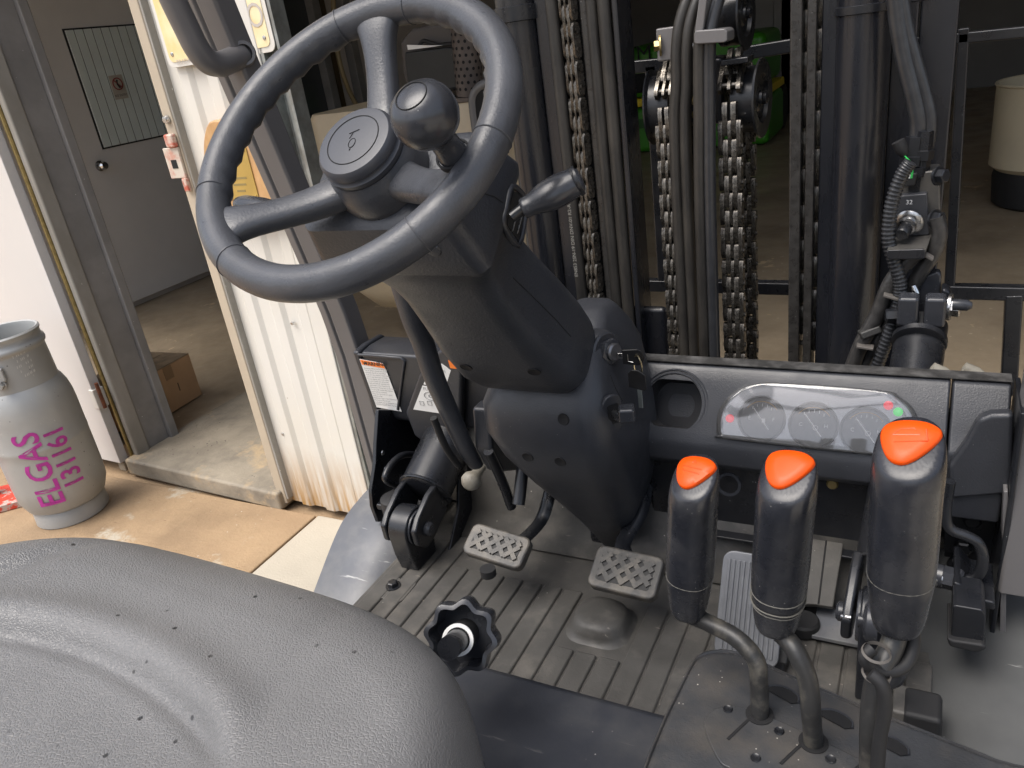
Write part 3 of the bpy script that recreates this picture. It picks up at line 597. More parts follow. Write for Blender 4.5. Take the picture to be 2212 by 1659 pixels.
# ---------------- hood, floor, mat
hood = box('hood', (-.47, .18, .855), (.80, .645, .05), HOODM, FK, .012)
hp_ = P(1220, 1476, Z=.88)
hood.location.y += hp_.y - (.18 + .3225)
box('hood_front', (-.47, hp_.y - .03, .735), (.78, .04, .185), HOODM, FK, .004)
MZ = .65
floor = box('floor_plate', (-.385, .755, MZ - .016), (.80, .61, .02), STEEL, FK, .003)
mt = box('floor_mat', (-.37, .77, MZ - .002), (.82, .56, .008), MATM, FK, .003)
pit = .034; x = -.755; k = 0
bump_c = P(1300, 1352, Z=MZ)
while x < .03:
    y1 = .872 if -.655 < x else .965
    y0 = .49
    if x < -.72: y1 = .93
    segs = [(y0, y1)]
    if abs(x - bump_c.x) < .052: segs = [(y0, bump_c.y - .062), (bump_c.y + .055, y1)]
    for a, b in segs:
        if b - a > .02: box('mat_rib', (x, (a + b) / 2, MZ + .0036), (pit - .0042, b - a, .0050), MATM, mt, .0030)
    x += pit
rings = []
for hw, hh, dz in ((.050, .048, .001), (.044, .042, .004), (.041, .039, .012), (.038, .036, .021), (.034, .032, .026), (.025, .023, .0275)): rings.append(ring_rr((bump_c.x, bump_c.y, MZ + dz), (1, 0, 0), (0, 1, 0), hw, hh, .03, 5))
loft('mat_bump', rings, MATM, mt, 60)
# sunken front part of the mat and toe board
tv = [(-.70, .95, MZ + .003), (-.03, .95, MZ + .003), (-.03, 1.0, MZ + .03), (-.03, 1.04, MZ + .22), (-.70, 1.04, MZ + .22), (-.70, 1.0, MZ + .03)]
o = mk('mat_toe', tv, [(0, 1, 2, 5), (5, 2, 3, 4)], MATM, FK, 60); o.modifiers.new('s', 'SOLIDIFY').thickness = .006
box('toe_board', (-.36, 1.085, .77), (.98, .012, .28), STEEL, FK, .003)
fl = prism_px('mat_flap', [(1640, 1110), (1830, 1133), (1800, 1318), (1760, 1312), (1650, 1310)], (V((0, .96, .70)), V((0, -.35, 1)).normalized()), .008, MATM, FK, .002)
for a, b in ((1700, 1690), (1740, 1724), (1790, 1768)): tube('flap_seam', [P(a, 1128, pl=(V((0, .96, .708)), V((0, -.35, 1)).normalized())), P(b, 1305, pl=(V((0, .96, .708)), V((0, -.35, 1)).normalized()))], .0015, DARK, fl, 6, 1)
# bolt on the mat corner lug
bl = P(850, 1268, Z=MZ + .004); lug = prism('mat_lug', rrect(.03, .026, .008), (bl.x + .004, bl.y - .004, MZ - .001), (1, 0, 0), (0, 1, 0), .006, MATM, FK, .001)
hexbolt('bolt', (bl.x, bl.y, MZ + .005), (0, 0, 1), .0085, .010, STEEL, lug, 1.5)
c = P(1735, 1360, Z=MZ + .008); lathe('rubber_stop', [(.020, 0), (.022, .004), (.021, .016), (.018, .019), (0, .019)], c, (0, 0, 1), RUBBER, FK, 24)
c = P(1768, 1338, Z=MZ + .02); box('corner_block', c + V((.03, 0, -.006)), (.07, .06, .006), FENDER, FK, .001)
# ---------------- fenders
def fender(name, pix, xp, xa, xb):
    pr = [P(x, y, X=xp) for x, y in pix]; pr = catmull([V((0, q.y, q.z)) for q in pr], 6)
    vs, fs = [], []
    for q in pr: vs += [(xa, q.y, q.z), (xb, q.y, q.z)]
    for i in range(len(pr) - 1): fs.append((2 * i, 2 * i + 1, 2 * i + 3, 2 * i + 2))
    o = mk(name, vs, fs, FENDER, FK, 60); m = o.modifiers.new('s', 'SOLIDIFY'); m.thickness = .006; m.offset = -1; return o, pr
fprof = [(660, 1330), (690, 1245), (735, 1135), (780, 1073), (820, 1034), (880, 985)]
fen, fpr = fender('fender', fprof, -.93, -.93, -.775)
vs, fs = [], []
rpr = catmull([V((0, a, b)) for a, b in ((.05, .63), (.5, .64), (.8, .648), (.93, .655), (1.0, .67), (1.06, .70))], 5)
for q in rpr: vs += [(.022, q.y, q.z), (.45, q.y, q.z)]
for i in range(len(rpr) - 1): fs.append((2 * i, 2 * i + 1, 2 * i + 3, 2 * i + 2))
o = mk('fender', vs, fs, mat('right fender paint', (.10, .103, .104), .45, var=.08, vscale=5, rvar=.1, bump=.1, bscale=60, col2=(.15, .152, .15), c2scale=6, c2amt=.4, speck=(.45, .45, .43), sscale=45, samt=.05, scratch=((.4, .4, .39), -.02)), FK, 60); m = o.modifiers.new('s', 'SOLIDIFY'); m.thickness = .006; m.offset = -1
# ---------------- pedals
def pedal(corners, armpts, nm):
    pc = P(sum(c[0] for c in corners) / 4, sum(c[1] for c in corners) / 4, Z=.745); nr = V((0, -.5, .87)).normalized(); pl = (pc, nr)
    q = [P(x, y, pl=pl) for x, y in corners]                                    # tl tr br bl
    u = ((q[1] - q[0]) + (q[2] - q[3])).normalized(); w = nr.cross(u).normalized(); hw = ((q[1] - q[0]).length + (q[2] - q[3]).length) / 4; hh = ((q[0] - q[3]).length + (q[1] - q[2]).length) / 4
    pe = prism(nm, rrect(hw, hh, .012), pc - nr * .016, u, w, .018, PEDAL, FK, .004)
    prism('tread_shade', rrect(hw - .011, hh - .011, .004), pc + nr * .0021, u, w, .0006, PEDALDK, pe)  # dark plate, shade of the tread hollows put into its colour
    vs, fs = [], []
    def bar(a0, b0, a1, b1, wd, h):
        d = V((a1 - a0, b1 - b0)); L = d.length
        if L < .004: return
        d /= L; e = V((-d.y, d.x)) * wd / 2; i0 = len(vs)
        for hh_ in (.0027, .0027 + h):
            for (aa, bb) in ((a0, b0), (a1, b1)):
                for s in (-1, 1): vs.append(pc + u * (aa + e.x * s) + w * (bb + e.y * s) + nr * hh_)
        fs.extend([tuple(i0 + k for k in f) for f in ((4, 5, 7, 6), (0, 1, 5, 4), (2, 6, 7, 3), (0, 4, 6, 2), (1, 3, 7, 5))])
    W_, H_ = hw - .012, hh - .012
    for s in (-1, 1):
        c = -(W_ + H_)
        while c < W_ + H_:
            # line b = s*a + c clipped to the rectangle
            pts = []
            for aa in (-W_, W_):
                bb = s * aa + c
                if -H_ <= bb <= H_: pts.append((aa, bb))
            for bb in (-H_, H_):
                aa = (bb - c) / s
                if -W_ < aa < W_: pts.append((aa, bb))
            if len(pts) >= 2: bar(pts[0][0], pts[0][1], pts[1][0], pts[1][1],   .0070, .0026 if s > 0 else .0024)
            c += .0205
    mk('tread', vs, fs, PEDAL, pe, 0)
    tube('pedal_arm', [pc - nr * .017 + w * .01 + u * hw * .4] + armpts, .012, STEEL, FK, 8, 5, flat=.55)
    return pe
pedal([(1020, 1122), (1152, 1168), (1117, 1226), (998, 1196)], [P(1165, 1130, Y=.93), P(1185, 1075, Y=.96), P(1195, 1020, Y=1.0)], 'inching_pedal')
pedal([(1290, 1172), (1432, 1205), (1416, 1298), (1266, 1264)], [P(1345, 1180, Y=.90), P(1385, 1100, Y=.97), P(1400, 1000, Y=1.04)], 'brake_pedal')
b0 = P(1053, 1228, Z=.73); lathe('pedal_rubber', [(.012, 0), (.012, .012), (0, .014)], b0, (0, 0, -1), RUBBER, FK, 14)
# accelerator
ap = [P(1608, 1193, Z=.80), P(1516, 1412, Z=.685)]; au = V((1, 0, 0)); aw = (ap[0] - ap[1]); aw.x = 0; al = aw.length; aw.normalize(); an_ = au.cross(aw).normalized()
ac = (ap[0] + ap[1]) / 2 + au * .034
acc = prism('accelerator_pedal', rrect(.040, al / 2, .014), ac - an_ * .008, au, aw, .008, ALU, FK, .002)
for k in range(11): box('pedal_rib', ac + au * (-.031 + k * .0062) + an_ * .0009, (.0034, al - .022, .0018), ALU, acc, .0005, (au, aw, an_))
box('pedal_base', ac - an_ * .02 + au * .012, (.075, al * .9, .018), RUBBER, FK, .003, (au, aw, an_))
# ---------------- steering column and cowl
CW = V((-.46, .579, 1.386)); WN = V((0, -.663, .748)).normalized(); WV = V((0, .748, .663)).normalized(); WU = V((1, 0, 0)); CA = -WN
def cr_(t, hw, hd, r, xo=0, vo=0): return ring_rr(CW + CA * t + WU * xo + WV * vo, WU, WV, hw, hd, r, 6)
hous = loft('switch_housing', [cr_(.060, .05, .035, .02), cr_(.064, .082, .048, .018), cr_(.068, .0885, .053, .016), cr_(.105, .0955, .062, .015), cr_(.126, .0985, .066, .014), cr_(.133, .0965, .0645, .014), cr_(.142, .088, .059, .015)], COLUMN, FK, 30, bev=0)
colm = loft('column_cover', [cr_(.136, .090, .0605, .020), cr_(.150, .083, .0565, .022), cr_(.170, .0715, .0515, .022), cr_(.190, .0660, .0495, .022, 0, -.001), cr_(.22, .0645, .0500, .022, 0, -.002), cr_(.27, .0680, .0545, .024, 0, -.004), cr_(.33, .0745, .0600, .026, 0, -.006), cr_(.39, .0800, .0630, .030, 0, -.006), cr_(.43, .0810, .0600, .034, 0, -.002), cr_(.455, .0775, .0550, .036, 0, .003), cr_(.475, .0700, .048, .036, 0, .008), cr_(.490, .0560, .040, .034, 0, .014)], COLUMN, FK, 35)
def hz(z, x0, x1, y0, y1, r, k=6): return ring_rr(((x0 + x1) / 2, (y0 + y1) / 2, z), (1, 0, 0), (0, 1, 0), (x1 - x0) / 2, (y1 - y0) / 2, r, k)
cowl = loft('cowl', [hz(1.090, -.432, -.398, .955, .99, .012), hz(1.088, -.442, -.390, .945, 1.0, .016), hz(1.078, -.455, -.382, .925, 1.01, .022), hz(1.050, -.488, -.371, .875, 1.035, .030), hz(1.02, -.530, -.362, .846, 1.05, .036), hz(.985, -.545, -.354, .828, 1.05, .040), hz(.945, -.545, -.348, .823, 1.05, .042), hz(.90, -.528, -.345, .834, 1.05, .042), hz(.85, -.506, -.346, .858, 1.05, .042), hz(.80, -.482, -.354, .886, 1.05, .040), hz(.75, -.462, -.370, .917, 1.05, .034), hz(.70, -.448, -.392, .95, 1.05, .024), hz(.665, -.44, -.41, .975, 1.05, .012)], PLASTIC, FK, 50)
box('cowl_stem', (-.435, 1.0, .76), (.05, .05, .24), STEEL, FK, .006)
for ob, x, y in ((colm, 1007, 793), (colm, 1154, 803), (cowl, 1044, 886), (cowl, 1217, 906), (cowl, 1140, 987), (cowl, 1210, 997)):
    l, nr = hit(ob, x, y)
    if l is None: print('miss', x, y); continue
    lathe('screw_recess', [(0, .0006), (.0065, .0006), (.0078, .0012), (.0085, 0)], l, nr, DARK, ob, 18)
l, nr = hit(hous, 937, 540)
if l is not None: lathe('plug', [(0, .002), (.007, .0015), (.008, 0)], l, nr, KNOBM, hous, 16)
def seam(ob, pix, r=.0007, m=None):
    pts = []
    for a, b in zip(pix[:-1], pix[1:]):
        for k in range(6):
            l, nr = hit(ob, a[0] + (b[0] - a[0]) * k / 6, a[1] + (b[1] - a[1]) * k / 6)
            if l is not None: pts.append(l)
    if len(pts) > 2: tube('seam', pts, r, m or DARK, ob, 5, straight=True)
seam(colm, [(1108, 600), (1150, 640), (1200, 690), (1240, 735)])
seam(hous, [(1042, 417), (1068, 425), (1090, 440)])
seam(cowl, [(1255, 700), (1275, 712), (1282, 735)]); seam(cowl, [(1318, 810), (1330, 840), (1348, 872)])
# selector slot, levers
sl_ = [(1105, 403), (1128, 420), (1136, 445), (1134, 470), (1119, 531), (1088, 488), (1093, 450)]
XS = CW.x + .0965
tube('slot_bezel', [P(x, y, X=XS + .001) for x, y in sl_], .0032, PLASTIC, hous, 8, 3, True)
mk('slot_dark', [P(x, y, X=XS + .0008) for x, y in ((1108, 412), (1126, 424), (1131, 445), (1129, 470), (1118, 520), (1094, 486), (1098, 452))], [tuple(range(7))], DARK, hous, 0).modifiers.new('s', 'SOLIDIFY').thickness = .001
for a in ((1107, 500, 1117, 460), (1117, 505, 1127, 468)): tube('slot_edge', [P(a[0], a[1], X=XS + .0025), P(a[2], a[3], X=XS + .0025)], .0008, ZINC, hous, 6, 1)
pl = (CW + CA * .105, WN)
h0, h1 = P(1128, 452, pl=pl), P(1258, 385, pl=pl)
tube('selector_shaft', [P(1105, 470, pl=pl), h0, h0.lerp(h1, .2)], .0055, STEEL, FK, 10, 2)
def grip(name, a, b, rs, m, par, flat=1.0):
    n = len(rs); path = [a.lerp(b, f) for f, r in rs]; return tube(name, path, [r for f, r in rs], m, par, 24, 1, straight=True, flat=flat, smooth=60)
g = grip('selector_lever', h0, h1, [(0, .0085), (.015, .0102), (.06, .0106), (.12, .0106), (.18, .0112), (.24, .0124), (.30, .0137), (.38, .0150), (.46, .0158), (.55, .0162), (.65, .0160), (.75, .0154), (.85, .0144), (.92, .0134), (.955, .0124), (.98, .0104), (.993, .0075), (1.0, .003)], KNOBM, FK, .82)
lathe('lever_cap', [(.0138, -.001), (.0142, .001), (.0138, .003)], h0.lerp(h1, .90), h1 - h0, STEEL, g, 20)
pl2 = (CW + CA * .085, WN)
l0, l1 = P(700, 470, pl=pl2), P(512, 438, pl=pl2)
grip('indicator_lever', l0, l1, [(0, .006), (.35, .007), (.5, .010), (.7, .0125), (.9, .012), (.97, .009), (1, .004)], KNOBM, FK, .8)
# ---------------- steering wheel
RW, RT = .1495, .0158
vs, fs = [], []; NU, NV = 120, 20
def wl(a, rad, h): return CW + (WU * math.cos(a) + WV * math.sin(a)) * rad + WN * h
for i in range(NU):
    a = 2 * math.pi * i / NU; dg_ = math.degrees(a) % 360
    wave = .0011 * math.sin(a * 40) * (1 if 112 < dg_ < 210 or 345 < dg_ or dg_ < 80 else 0)
    for j in range(NV):
        b = 2 * math.pi * j / NV; r = RT + (wave * 1.3 if math.cos(b) < -.2 and math.sin(b) < .35 else 0)
        vs.append(wl(a, RW + r * math.cos(b), r * 1.02 * math.sin(b)))
for i in range(NU):
    for j in range(NV): fs.append((i * NV + j, ((i + 1) % NU) * NV + j, ((i + 1) % NU) * NV + (j + 1) % NV, i * NV + (j + 1) % NV))
sw = mk('steering_wheel', vs, fs, WHEEL, FK, 180)
for ad in (99, -140, -25):
    a = RAD(ad); t = WU * -math.sin(a) + WV * math.cos(a); d = WU * math.cos(a) + WV * math.sin(a); rings = []
    for f, rad, h, hw, hh in ((0, .022, -.046, .021, .013), (.1, .045, -.044, .0185, .013), (.3, .068, -.038, .0160, .0125), (.55, .098, -.025, .0150, .0118), (.75, .120, -.012, .0165, .0115), (.9, .136, -.004, .022, .0112), (1, .149, .0, .029, .0095)):
        sl2 = .35
        up = (WN + d * -.30).normalized()
        rings.append([CW + d * rad + WN * h + t * (hw * math.copysign(abs(math.cos(q)) ** .75, math.cos(q))) + up * (hh * math.copysign(abs(math.sin(q)) ** .75, math.sin(q))) for q in [2 * math.pi * k / 20 for k in range(20)]])
    loft('spoke', rings, WHEEL, sw, 60, sub=1)
    for s in (-1, 1):
        aa = a + s * .33 * (.8 if ad == 99 else 1); tube('grip_seam', [wl(aa, RW + (RT + .0002) * math.cos(b), (RT + .0002) * 1.02 * math.sin(b)) for b in [2 * math.pi * k / 20 for k in range(20)]], .0007, WHEEL, sw, 5, 1, True)
lathe('hub', [(.0, -.082), (.034, -.08), (.044, -.072), (.0475, -.056), (.046, -.040), (.0425, -.030), (.040, -.026), (.0, -.026)], CW, WN, WHEEL, sw, 48, 50)
lathe('horn_pad', [(.0385, -.027), (.0405, -.024), (.0405, -.020), (.0385, -.0185), (.0378, -.0165), (.0392, -.0150), (.0388, -.0095), (.0360, -.0062), (.030, -.0052), (.0, -.0045)], CW, WN, mat('horn pad plastic', (.055, .058, .068), .4, bump=.12, bscale=500, speck=(.02, .02, .02), sscale=80, samt=.05), sw, 56, 40)
tube('pad_groove', [wl(2 * math.pi * k / 40, .0265, -.0050) for k in range(40)], .00055, DARK, sw, 5, 1, True)
# horn symbol engraved on the pad
def hw_(x, y): return CW + WU * x + WV * y + WN * -.0044
tube('horn_symbol', [hw_(.001 + .0035 * math.cos(q), -.004 + .005 * math.sin(q)) for q in [2 * math.pi * k / 12 for k in range(12)]], .00035, DARK, sw, 5, 1, True)
tube('horn_symbol', [hw_(-.0035, .001), hw_(-.0015, .0085)], .00035, DARK, sw, 5, 1); tube('horn_symbol', [hw_(-.006, .0065), hw_(.004, .0105)], .00035, DARK, sw, 5, 1); tube('horn_symbol', [hw_(.001, -.012), hw_(.0015, -.010)], .00035, DARK, sw, 5, 1)
# spinner knob
ka = RAD(-17); ko = wl(ka, .131, .0115)
kn = lathe('spinner_knob', [(.0, .0670), (.009, .0663), (.016, .0642), (.0215, .0595), (.0250, .0525), (.0260, .0455), (.0252, .0385), (.0220, .0315), (.0165, .0262), (.0125, .0225), (.0110, .0185), (.0112, .011), (.0122, .003), (.0122, 0)], ko, WN, KNOBM, sw, 48, 60)
lathe('knob_seat', [(.0145, -.004), (.0148, .001), (.0130, .0015), (.0126, .0002)], ko, WN, DARK, sw, 28, ring=True)
tube('knob_groove', [ko + WN * .0657 + (WU * math.cos(2 * math.pi * k / 32) + WV * math.sin(2 * math.pi * k / 32)) * .0125 for k in range(32)], .00045, DARK, sw, 5, 1, True)
# ---------------- dash: right beam with instruments
DT, DF, DBm = P(1700, 783, Y=1.065).z, P(1700, 807, Y=1.03).z, P(1700, 982, Y=.972).z
prof = [(1.068, DT - .004), (1.060, DT), (1.034, DF + .002), (1.028, DF - .003), (.974, DBm + .004), (.971, DBm - .006), (.973, DBm - .030), (.984, DBm - .042), (1.068, DBm - .042)]
def extr(name, x0, x1, pr, m, par, bev=.003, taper=None):
    n = len(pr); vs = [(x0, y, z) for y, z in pr] + [(x1, y, z) for y, z in pr]
    fs = [tuple(range(n)), tuple(reversed(range(n, 2 * n)))] + [(i, (i + 1) % n, n + (i + 1) % n, n + i) for i in range(n)]
    return mk(name, vs, fs, m, par, 40, bev, 2)
XR0, XR1, XR2 = -.375, P(2054, 900, Y=.99).x, P(2193, 860, Y=.99).x
dash = extr('dash_beam', XR0, XR1 - .002, prof, PLASTIC, FK)
prism('dash_top_edge', [(XR0, 0), (XR2, 0), (XR2, .026), (XR0, .026)], (0, 1.0352, DF + .0045), (1, 0, 0), V((0, .026, DT - DF - .002)).normalized(), .0012, PLASTIC_TOP, FK)
FN = V((0, -(DF - DBm), -(.974 - 1.028))).normalized()
if FN.z < 0: FN = -FN
if FN.y > 0: FN = V((0, -FN.y, FN.z))
FP = V((0, 1.028, DF - .003)); FU = V((1, 0, 0)); FW = FN.cross(FU).normalized()
if FW.z < 0: FW = -FW
dpl = lambda h: (FP + FN * h, FN)
# right end block with its scooped lower half
dend = extr('dash_end', XR1, XR2, prof[:4] + [(1.002, DF - .052), (.985, DF - .075), (.978, DBm - .03), (.984, DBm - .075), (1.068, DBm - .075)], PLASTIC, FK, .004)
prism_px('end_ramp', [(2049, 990), (2085, 940), (2112, 890), (2140, 880), (2188, 878), (2184, 1050), (2052, 1062)], (V((0, .992, 0)), V((0, -1, 0))), .02, PLASTIC, FK, .006)
box('end_plate', (XR2 + .006, 1.0, DBm - .07), (.006, .10, .34), STEEL, FK, .002)
# cup holder
cc = P(1455, 872, pl=dpl(0)); rr_ = .0475
def bool_cut(ob, rings):
    """cut a real hole into ob"""
    ct = loft('cutter', rings, DARK, None, 0); m = ob.modifiers.new('cut', 'BOOLEAN'); m.object = ct; m.operation = 'DIFFERENCE'; m.solver = 'EXACT'
    bpy.context.view_layer.update(); me = bpy.data.meshes.new_from_object(ob.evaluated_get(bpy.context.evaluated_depsgraph_get()))
    ob.modifiers.clear(); ob.data = me; bpy.data.objects.remove(ct)
well = [FU * (.041 * math.copysign(abs(math.cos(q)) ** .9, math.cos(q))) + FW * (max(min(.041 * math.sin(q), .0345), -.034)) for q in [2 * math.pi * k / 40 for k in range(40)]]
bool_cut(dash, [[cc + q * 1.02 + FN * .02 for q in well], [cc + q * 1.02 - FN * .045 for q in well]])
cup = loft('cup_holder', [[cc + q * 1.018 + FN * .0005 for q in well], [cc + q * 1.0 - FN * .002 for q in well], [cc + q * .97 - FN * .043 for q in well], [cc + q * .5 - FN * .0435 for q in well]], mat('cup well', (.010, .010, .012), .35), FK, 40, caps=False)
lathe('cup_ring', [(rr_ - .004, .0004), (rr_ - .003, .0028), (rr_ - .001, .0028), (rr_, .0004)], cc, FN, PLASTIC, cup, 56, ring=True)
lathe('cup_rim', [(rr_ + .0042, .0002), (rr_ + .003, .0022), (rr_ + .0018, .0022), (rr_ + .0008, .0002)], cc, FN, PLASTIC, cup, 56, ring=True)
# gauge cluster
gpts = [(1548, 925), (1552, 890), (1575, 855), (1622, 829), (1700, 826), (1905, 842), (1945, 858), (1975, 885), (1990, 930), (1985, 965), (1950, 982), (1890, 985), (1570, 950), (1552, 940)]
gq = catmull([P(x, y, pl=dpl(.001)) for x, y in gpts], 4, True); gc = sum(gq, V((0, 0, 0))) / len(gq)
def inset(f, h): return [gc + (q - gc) * f + FN * h for q in gq]
gcl = loft('gauge_cluster', [inset(1.0, -.002), inset(1.0, .0012), inset(.975, .0016)], mat('cluster base', (.035, .037, .045), .45, var=.1, vscale=10, bump=.2, bscale=400), FK, 30)
DIAL = mat('gauge dial', (.022, .024, .03), .4); GWHT = mat('gauge marks', (.75, .75, .75), .5); RIMG = mat('gauge rim', (.13, .135, .14), .3)
FW2 = FW
for gi, (x, y) in enumerate(((1645, 905), (1757, 919), (1870, 931))):
    c = P(x, y, pl=dpl(.003)); R_ = .0285
    dl_ = lathe('gauge', [(R_ + .0035, 0), (R_ + .0035, .002), (R_ + .001, .0035), (R_, .003), (R_, .0012), (0, .0012)], c, FN, DIAL, gcl, 40, 40)
    lathe('gauge_rim', [(R_ + .0012, .0034), (R_ + .0022, .0044), (R_ + .0036, .0032)], c, FN, RIMG, gcl, 40, 60, ring=True)
    na = RAD(128); nd_ = FU * math.cos(na) + FW * math.sin(na)
    box('needle', c + FN * .0024, (.036, .0014, .0008), GWHT, gcl, 0, (nd_, FN.cross(nd_), FN))
    tube('gauge_arc', [c + FN * .002 + (FU * math.cos(RAD(t)) + FW * math.sin(RAD(t))) * (R_ * .85) for t in range(35, 146, 10)], .0006, mat('gauge arc', (.55, .33, .12), .5), gcl, 5, 1)
    for t in (50, 70, 90, 110, 130): box('gauge_tick', c + FN * .0018 + (FU * math.cos(RAD(t)) + FW * math.sin(RAD(t))) * (R_ * .68), (.0008, .004, .0004), GWHT, gcl, 0, (V((1, 0, 0)), FW, FN))
    text('gauge_letter', 'ECC'[gi], c + FU * -.016 + FN * .0018, FU, FW, .007, GWHT, gcl, 'CENTER'); text('gauge_letter', 'FHH'[gi], c + FU * .016 + FN * .0018, FU, FW, .007, GWHT, gcl, 'CENTER')
    if gi == 0: box('fuel_icon', c + FU * .003 + FW * -.002 + FN * .0018, (.004, .006, .0004), GWHT, gcl, 0, (FU, FW, FN))
    else: tube('coolant_icon', [c + FU * (.003 + .0032 * math.cos(q)) + FW * (-.003 + .0032 * math.sin(q)) + FN * .002 for q in [k * .785 for k in range(8)]], .0005, GWHT, gcl, 5, 1, True)
text('cluster_mark', 'DENSEI' if False else '', gc, FU, FW, .005, GWHT, gcl) if False else None
box('hour_meter', P(1768, 858, pl=dpl(.002)) , (.034, .009, .0008), mat('pale window', (.42, .42, .38), .4), gcl, 0, (FU, FW, FN))
for (x, y, m) in ((1577, 904, 'r'), (1919, 876, 'r'), (1940, 890, 'g')):
    lathe('warning_lamp', [(.0058, 0), (.0058, .002), (.004, .0032), (0, .0036)], P(x, y, pl=dpl(.0028)), FN, lamp('red lamp', (.8, .02, .04), .3) if m == 'r' else lamp('green lamp', (.02, .6, .08), .3), gcl, 16)
lm = bpy.data.materials.new('clear cluster lens'); lm.use_nodes = True; ln_ = lm.node_tree; ln_.nodes.clear()
lo = ln_.nodes.new('ShaderNodeOutputMaterial'); mx = ln_.nodes.new('ShaderNodeMixShader'); tr = ln_.nodes.new('ShaderNodeBsdfTransparent'); gl = ln_.nodes.new('ShaderNodeBsdfGlossy'); gl.inputs['Roughness'].default_value = .05
fre = ln_.nodes.new('ShaderNodeFresnel'); fre.inputs[0].default_value = 2.1; mx2 = ln_.nodes.new('ShaderNodeMixShader'); df = ln_.nodes.new('ShaderNodeBsdfDiffuse'); df.inputs[0].default_value = (.75, .76, .78, 1); mx2.inputs[0].default_value = .09  # pale diffuse veil: scratch haze plus sky reflection put into the colour
ln_.links.new(tr.outputs[0], mx2.inputs[1]); ln_.links.new(df.outputs[0], mx2.inputs[2]); ln_.links.new(fre.outputs[0], mx.inputs[0]); ln_.links.new(mx2.outputs[0], mx.inputs[1]); ln_.links.new(gl.outputs[0], mx.inputs[2]); ln_.links.new(mx.outputs[0], lo.inputs[0])
lens = loft('cluster_lens', [inset(1.0, .002), inset(.992, .006), inset(.978, .0095), inset(.955, .0120), inset(.925, .0132), inset(.90, .0135)], lm, gcl, 60, caps=True)
# underside of the beam: dark tray, screw, buckle
box('under_tray', (-.16, 1.03, DBm - .10), (.40, .05, .13), STEEL, FK, .004)
lathe('tray_screw', [(0, .003), (.006, .003), (.008, 0)], P(1798, 1046, Y=.985), (0, -1, .1), YZINC, FK, 14)
box('tray_lip', (-.14, 1.0, DBm - .165), (.36, .03, .004), STEEL, FK, .001)
lathe('tray_ring', [(.018, 0), (.018, .004), (.014, .004), (.014, 0)], P(1575, 1045, Y=.99), (0, -1, .2), KNOBM, FK, 24, ring=True)
# ignition switch boss and light switch
kb_ = P(1296, 757, Y=.915); kax = V((.92, -.38, .12)).normalized()
boss = lathe('ignition_boss', [(.034, -.05), (.033, -.02), (.030, .0), (.0275, .008), (.026, .010), (.0, .010)], kb_, kax, PLASTIC, FK, 36, 50)
lathe('ignition_bezel', [(.026, .0102), (.0265, .013), (.024, .015), (.021, .015)], kb_, kax, KNOBM, boss, 32, ring=True)
hexbolt('lock_nut', kb_ + kax * .012, kax, .018, .012, KNOBM, boss, 1.2)
lathe('key_barrel', [(.012, .02), (.0125, .028), (.010, .030), (0, .030)], kb_, kax, mat('lock barrel', (.18, .18, .19), .3, .8), boss, 24)
sw0 = P(1325, 893, Y=.945)
l, nr = hit(cowl, 1322, 893); l = l or sw0; nr = V((.80, -.58, .1)).normalized()
su = nr.cross(V((0, 0, 1))).normalized(); su = su if su.x > 0 else -su
lsw = prism('light_switch', rrect(.015, .028, .014), l - nr * .004, su, V((0, 0, 1)), .007, PLASTIC, FK, .002)
prism('switch_slot', rrect(.0085, .014, .002), l + nr * .0034, su, V((0, 0, 1)), .0006, DARK, lsw)
box('switch_stalk', l + nr * .014, (.007, .012, .022), ZINC, lsw, .001, (su, V((0, 0, 1)), nr))
box('switch_knob', P(1354, 893, pl=(l + nr * .028, V((0, -1, 0)))), (.021, .022, .020), KNOBM, lsw, .004, (V((.95, .3, 0)).normalized(), V((-.3, .95, 0)).normalized(), V((0, 0, 1))))
# ---------------- dash: left beam with labels
XL0, XL1, XL2 = P(770, 745, Y=1.05).x, -.705, -.50
LT0, LT1, LF0, LF1 = P(800, 725, Y=1.07).z, P(785, 742, Y=1.03).z, P(768, 761, Y=1.0).z, P(806, 893, Y=1.02).z
pr_l = [(1.078, LT0 - .004), (1.070, LT0), (1.03, LT1), (1.0, LF0), (1.02, LF1), (1.026, LF1 - .012), (1.04, LF1 - .016), (1.083, LF1 - .016)]
XL0 = P(768, 761, Y=1.0).x + .012
dl2 = extr('dash_beam', XL0 - .003, XL2, pr_l, PLASTIC, FK, .006)
extr('dash_cap', XL0 - .018, XL0 - .004, [(y + (.004 if y > 1.05 else -.003), z + .002) for y, z in pr_l], PLASTIC, FK, .005)
n0 = V((0, 1.0, LF0)); n1 = V((0, 1.02, LF1)); LN = V((0, -(n0.z - n1.z), (n0.y - n1.y))).normalized(); LW = (n0 - n1).normalized()
lpl = lambda h: (n0 + LN * h, LN)
fb = prism_px('fuse_cover', [(886, 880), (915, 800), (960, 745), (1010, 745), (1005, 905), (986, 962), (935, 950), (905, 930)], lpl(.001), .018, PLASTIC, FK, .006)
tube('panel_ridge', [P(x, y, pl=lpl(.001)) for x, y in ((774, 766), (820, 769), (866, 773), (874, 780), (871, 800), (860, 884))], .003, PLASTIC, dl2, 8, straight=True)
def decal(name, pix, h, m, par):
    o = prism_px(name, pix, lpl(h), .0005, m, par); return o
w1 = decal('warning_label', [(776, 775), (829, 785), (868, 889), (807, 878)], .0013, WHITEL, dl2)
decal('label_header', [(778, 777), (828, 786), (832, 796), (782, 787)], .0020, ORANGEL, w1)
hc = P(805, 786.5, pl=lpl(.0028)); text('label_title', 'WARNING', hc + FU * .004, FU, LW, .0105, PRINT, w1, 'CENTER', 0, None, 1.0, .0003)
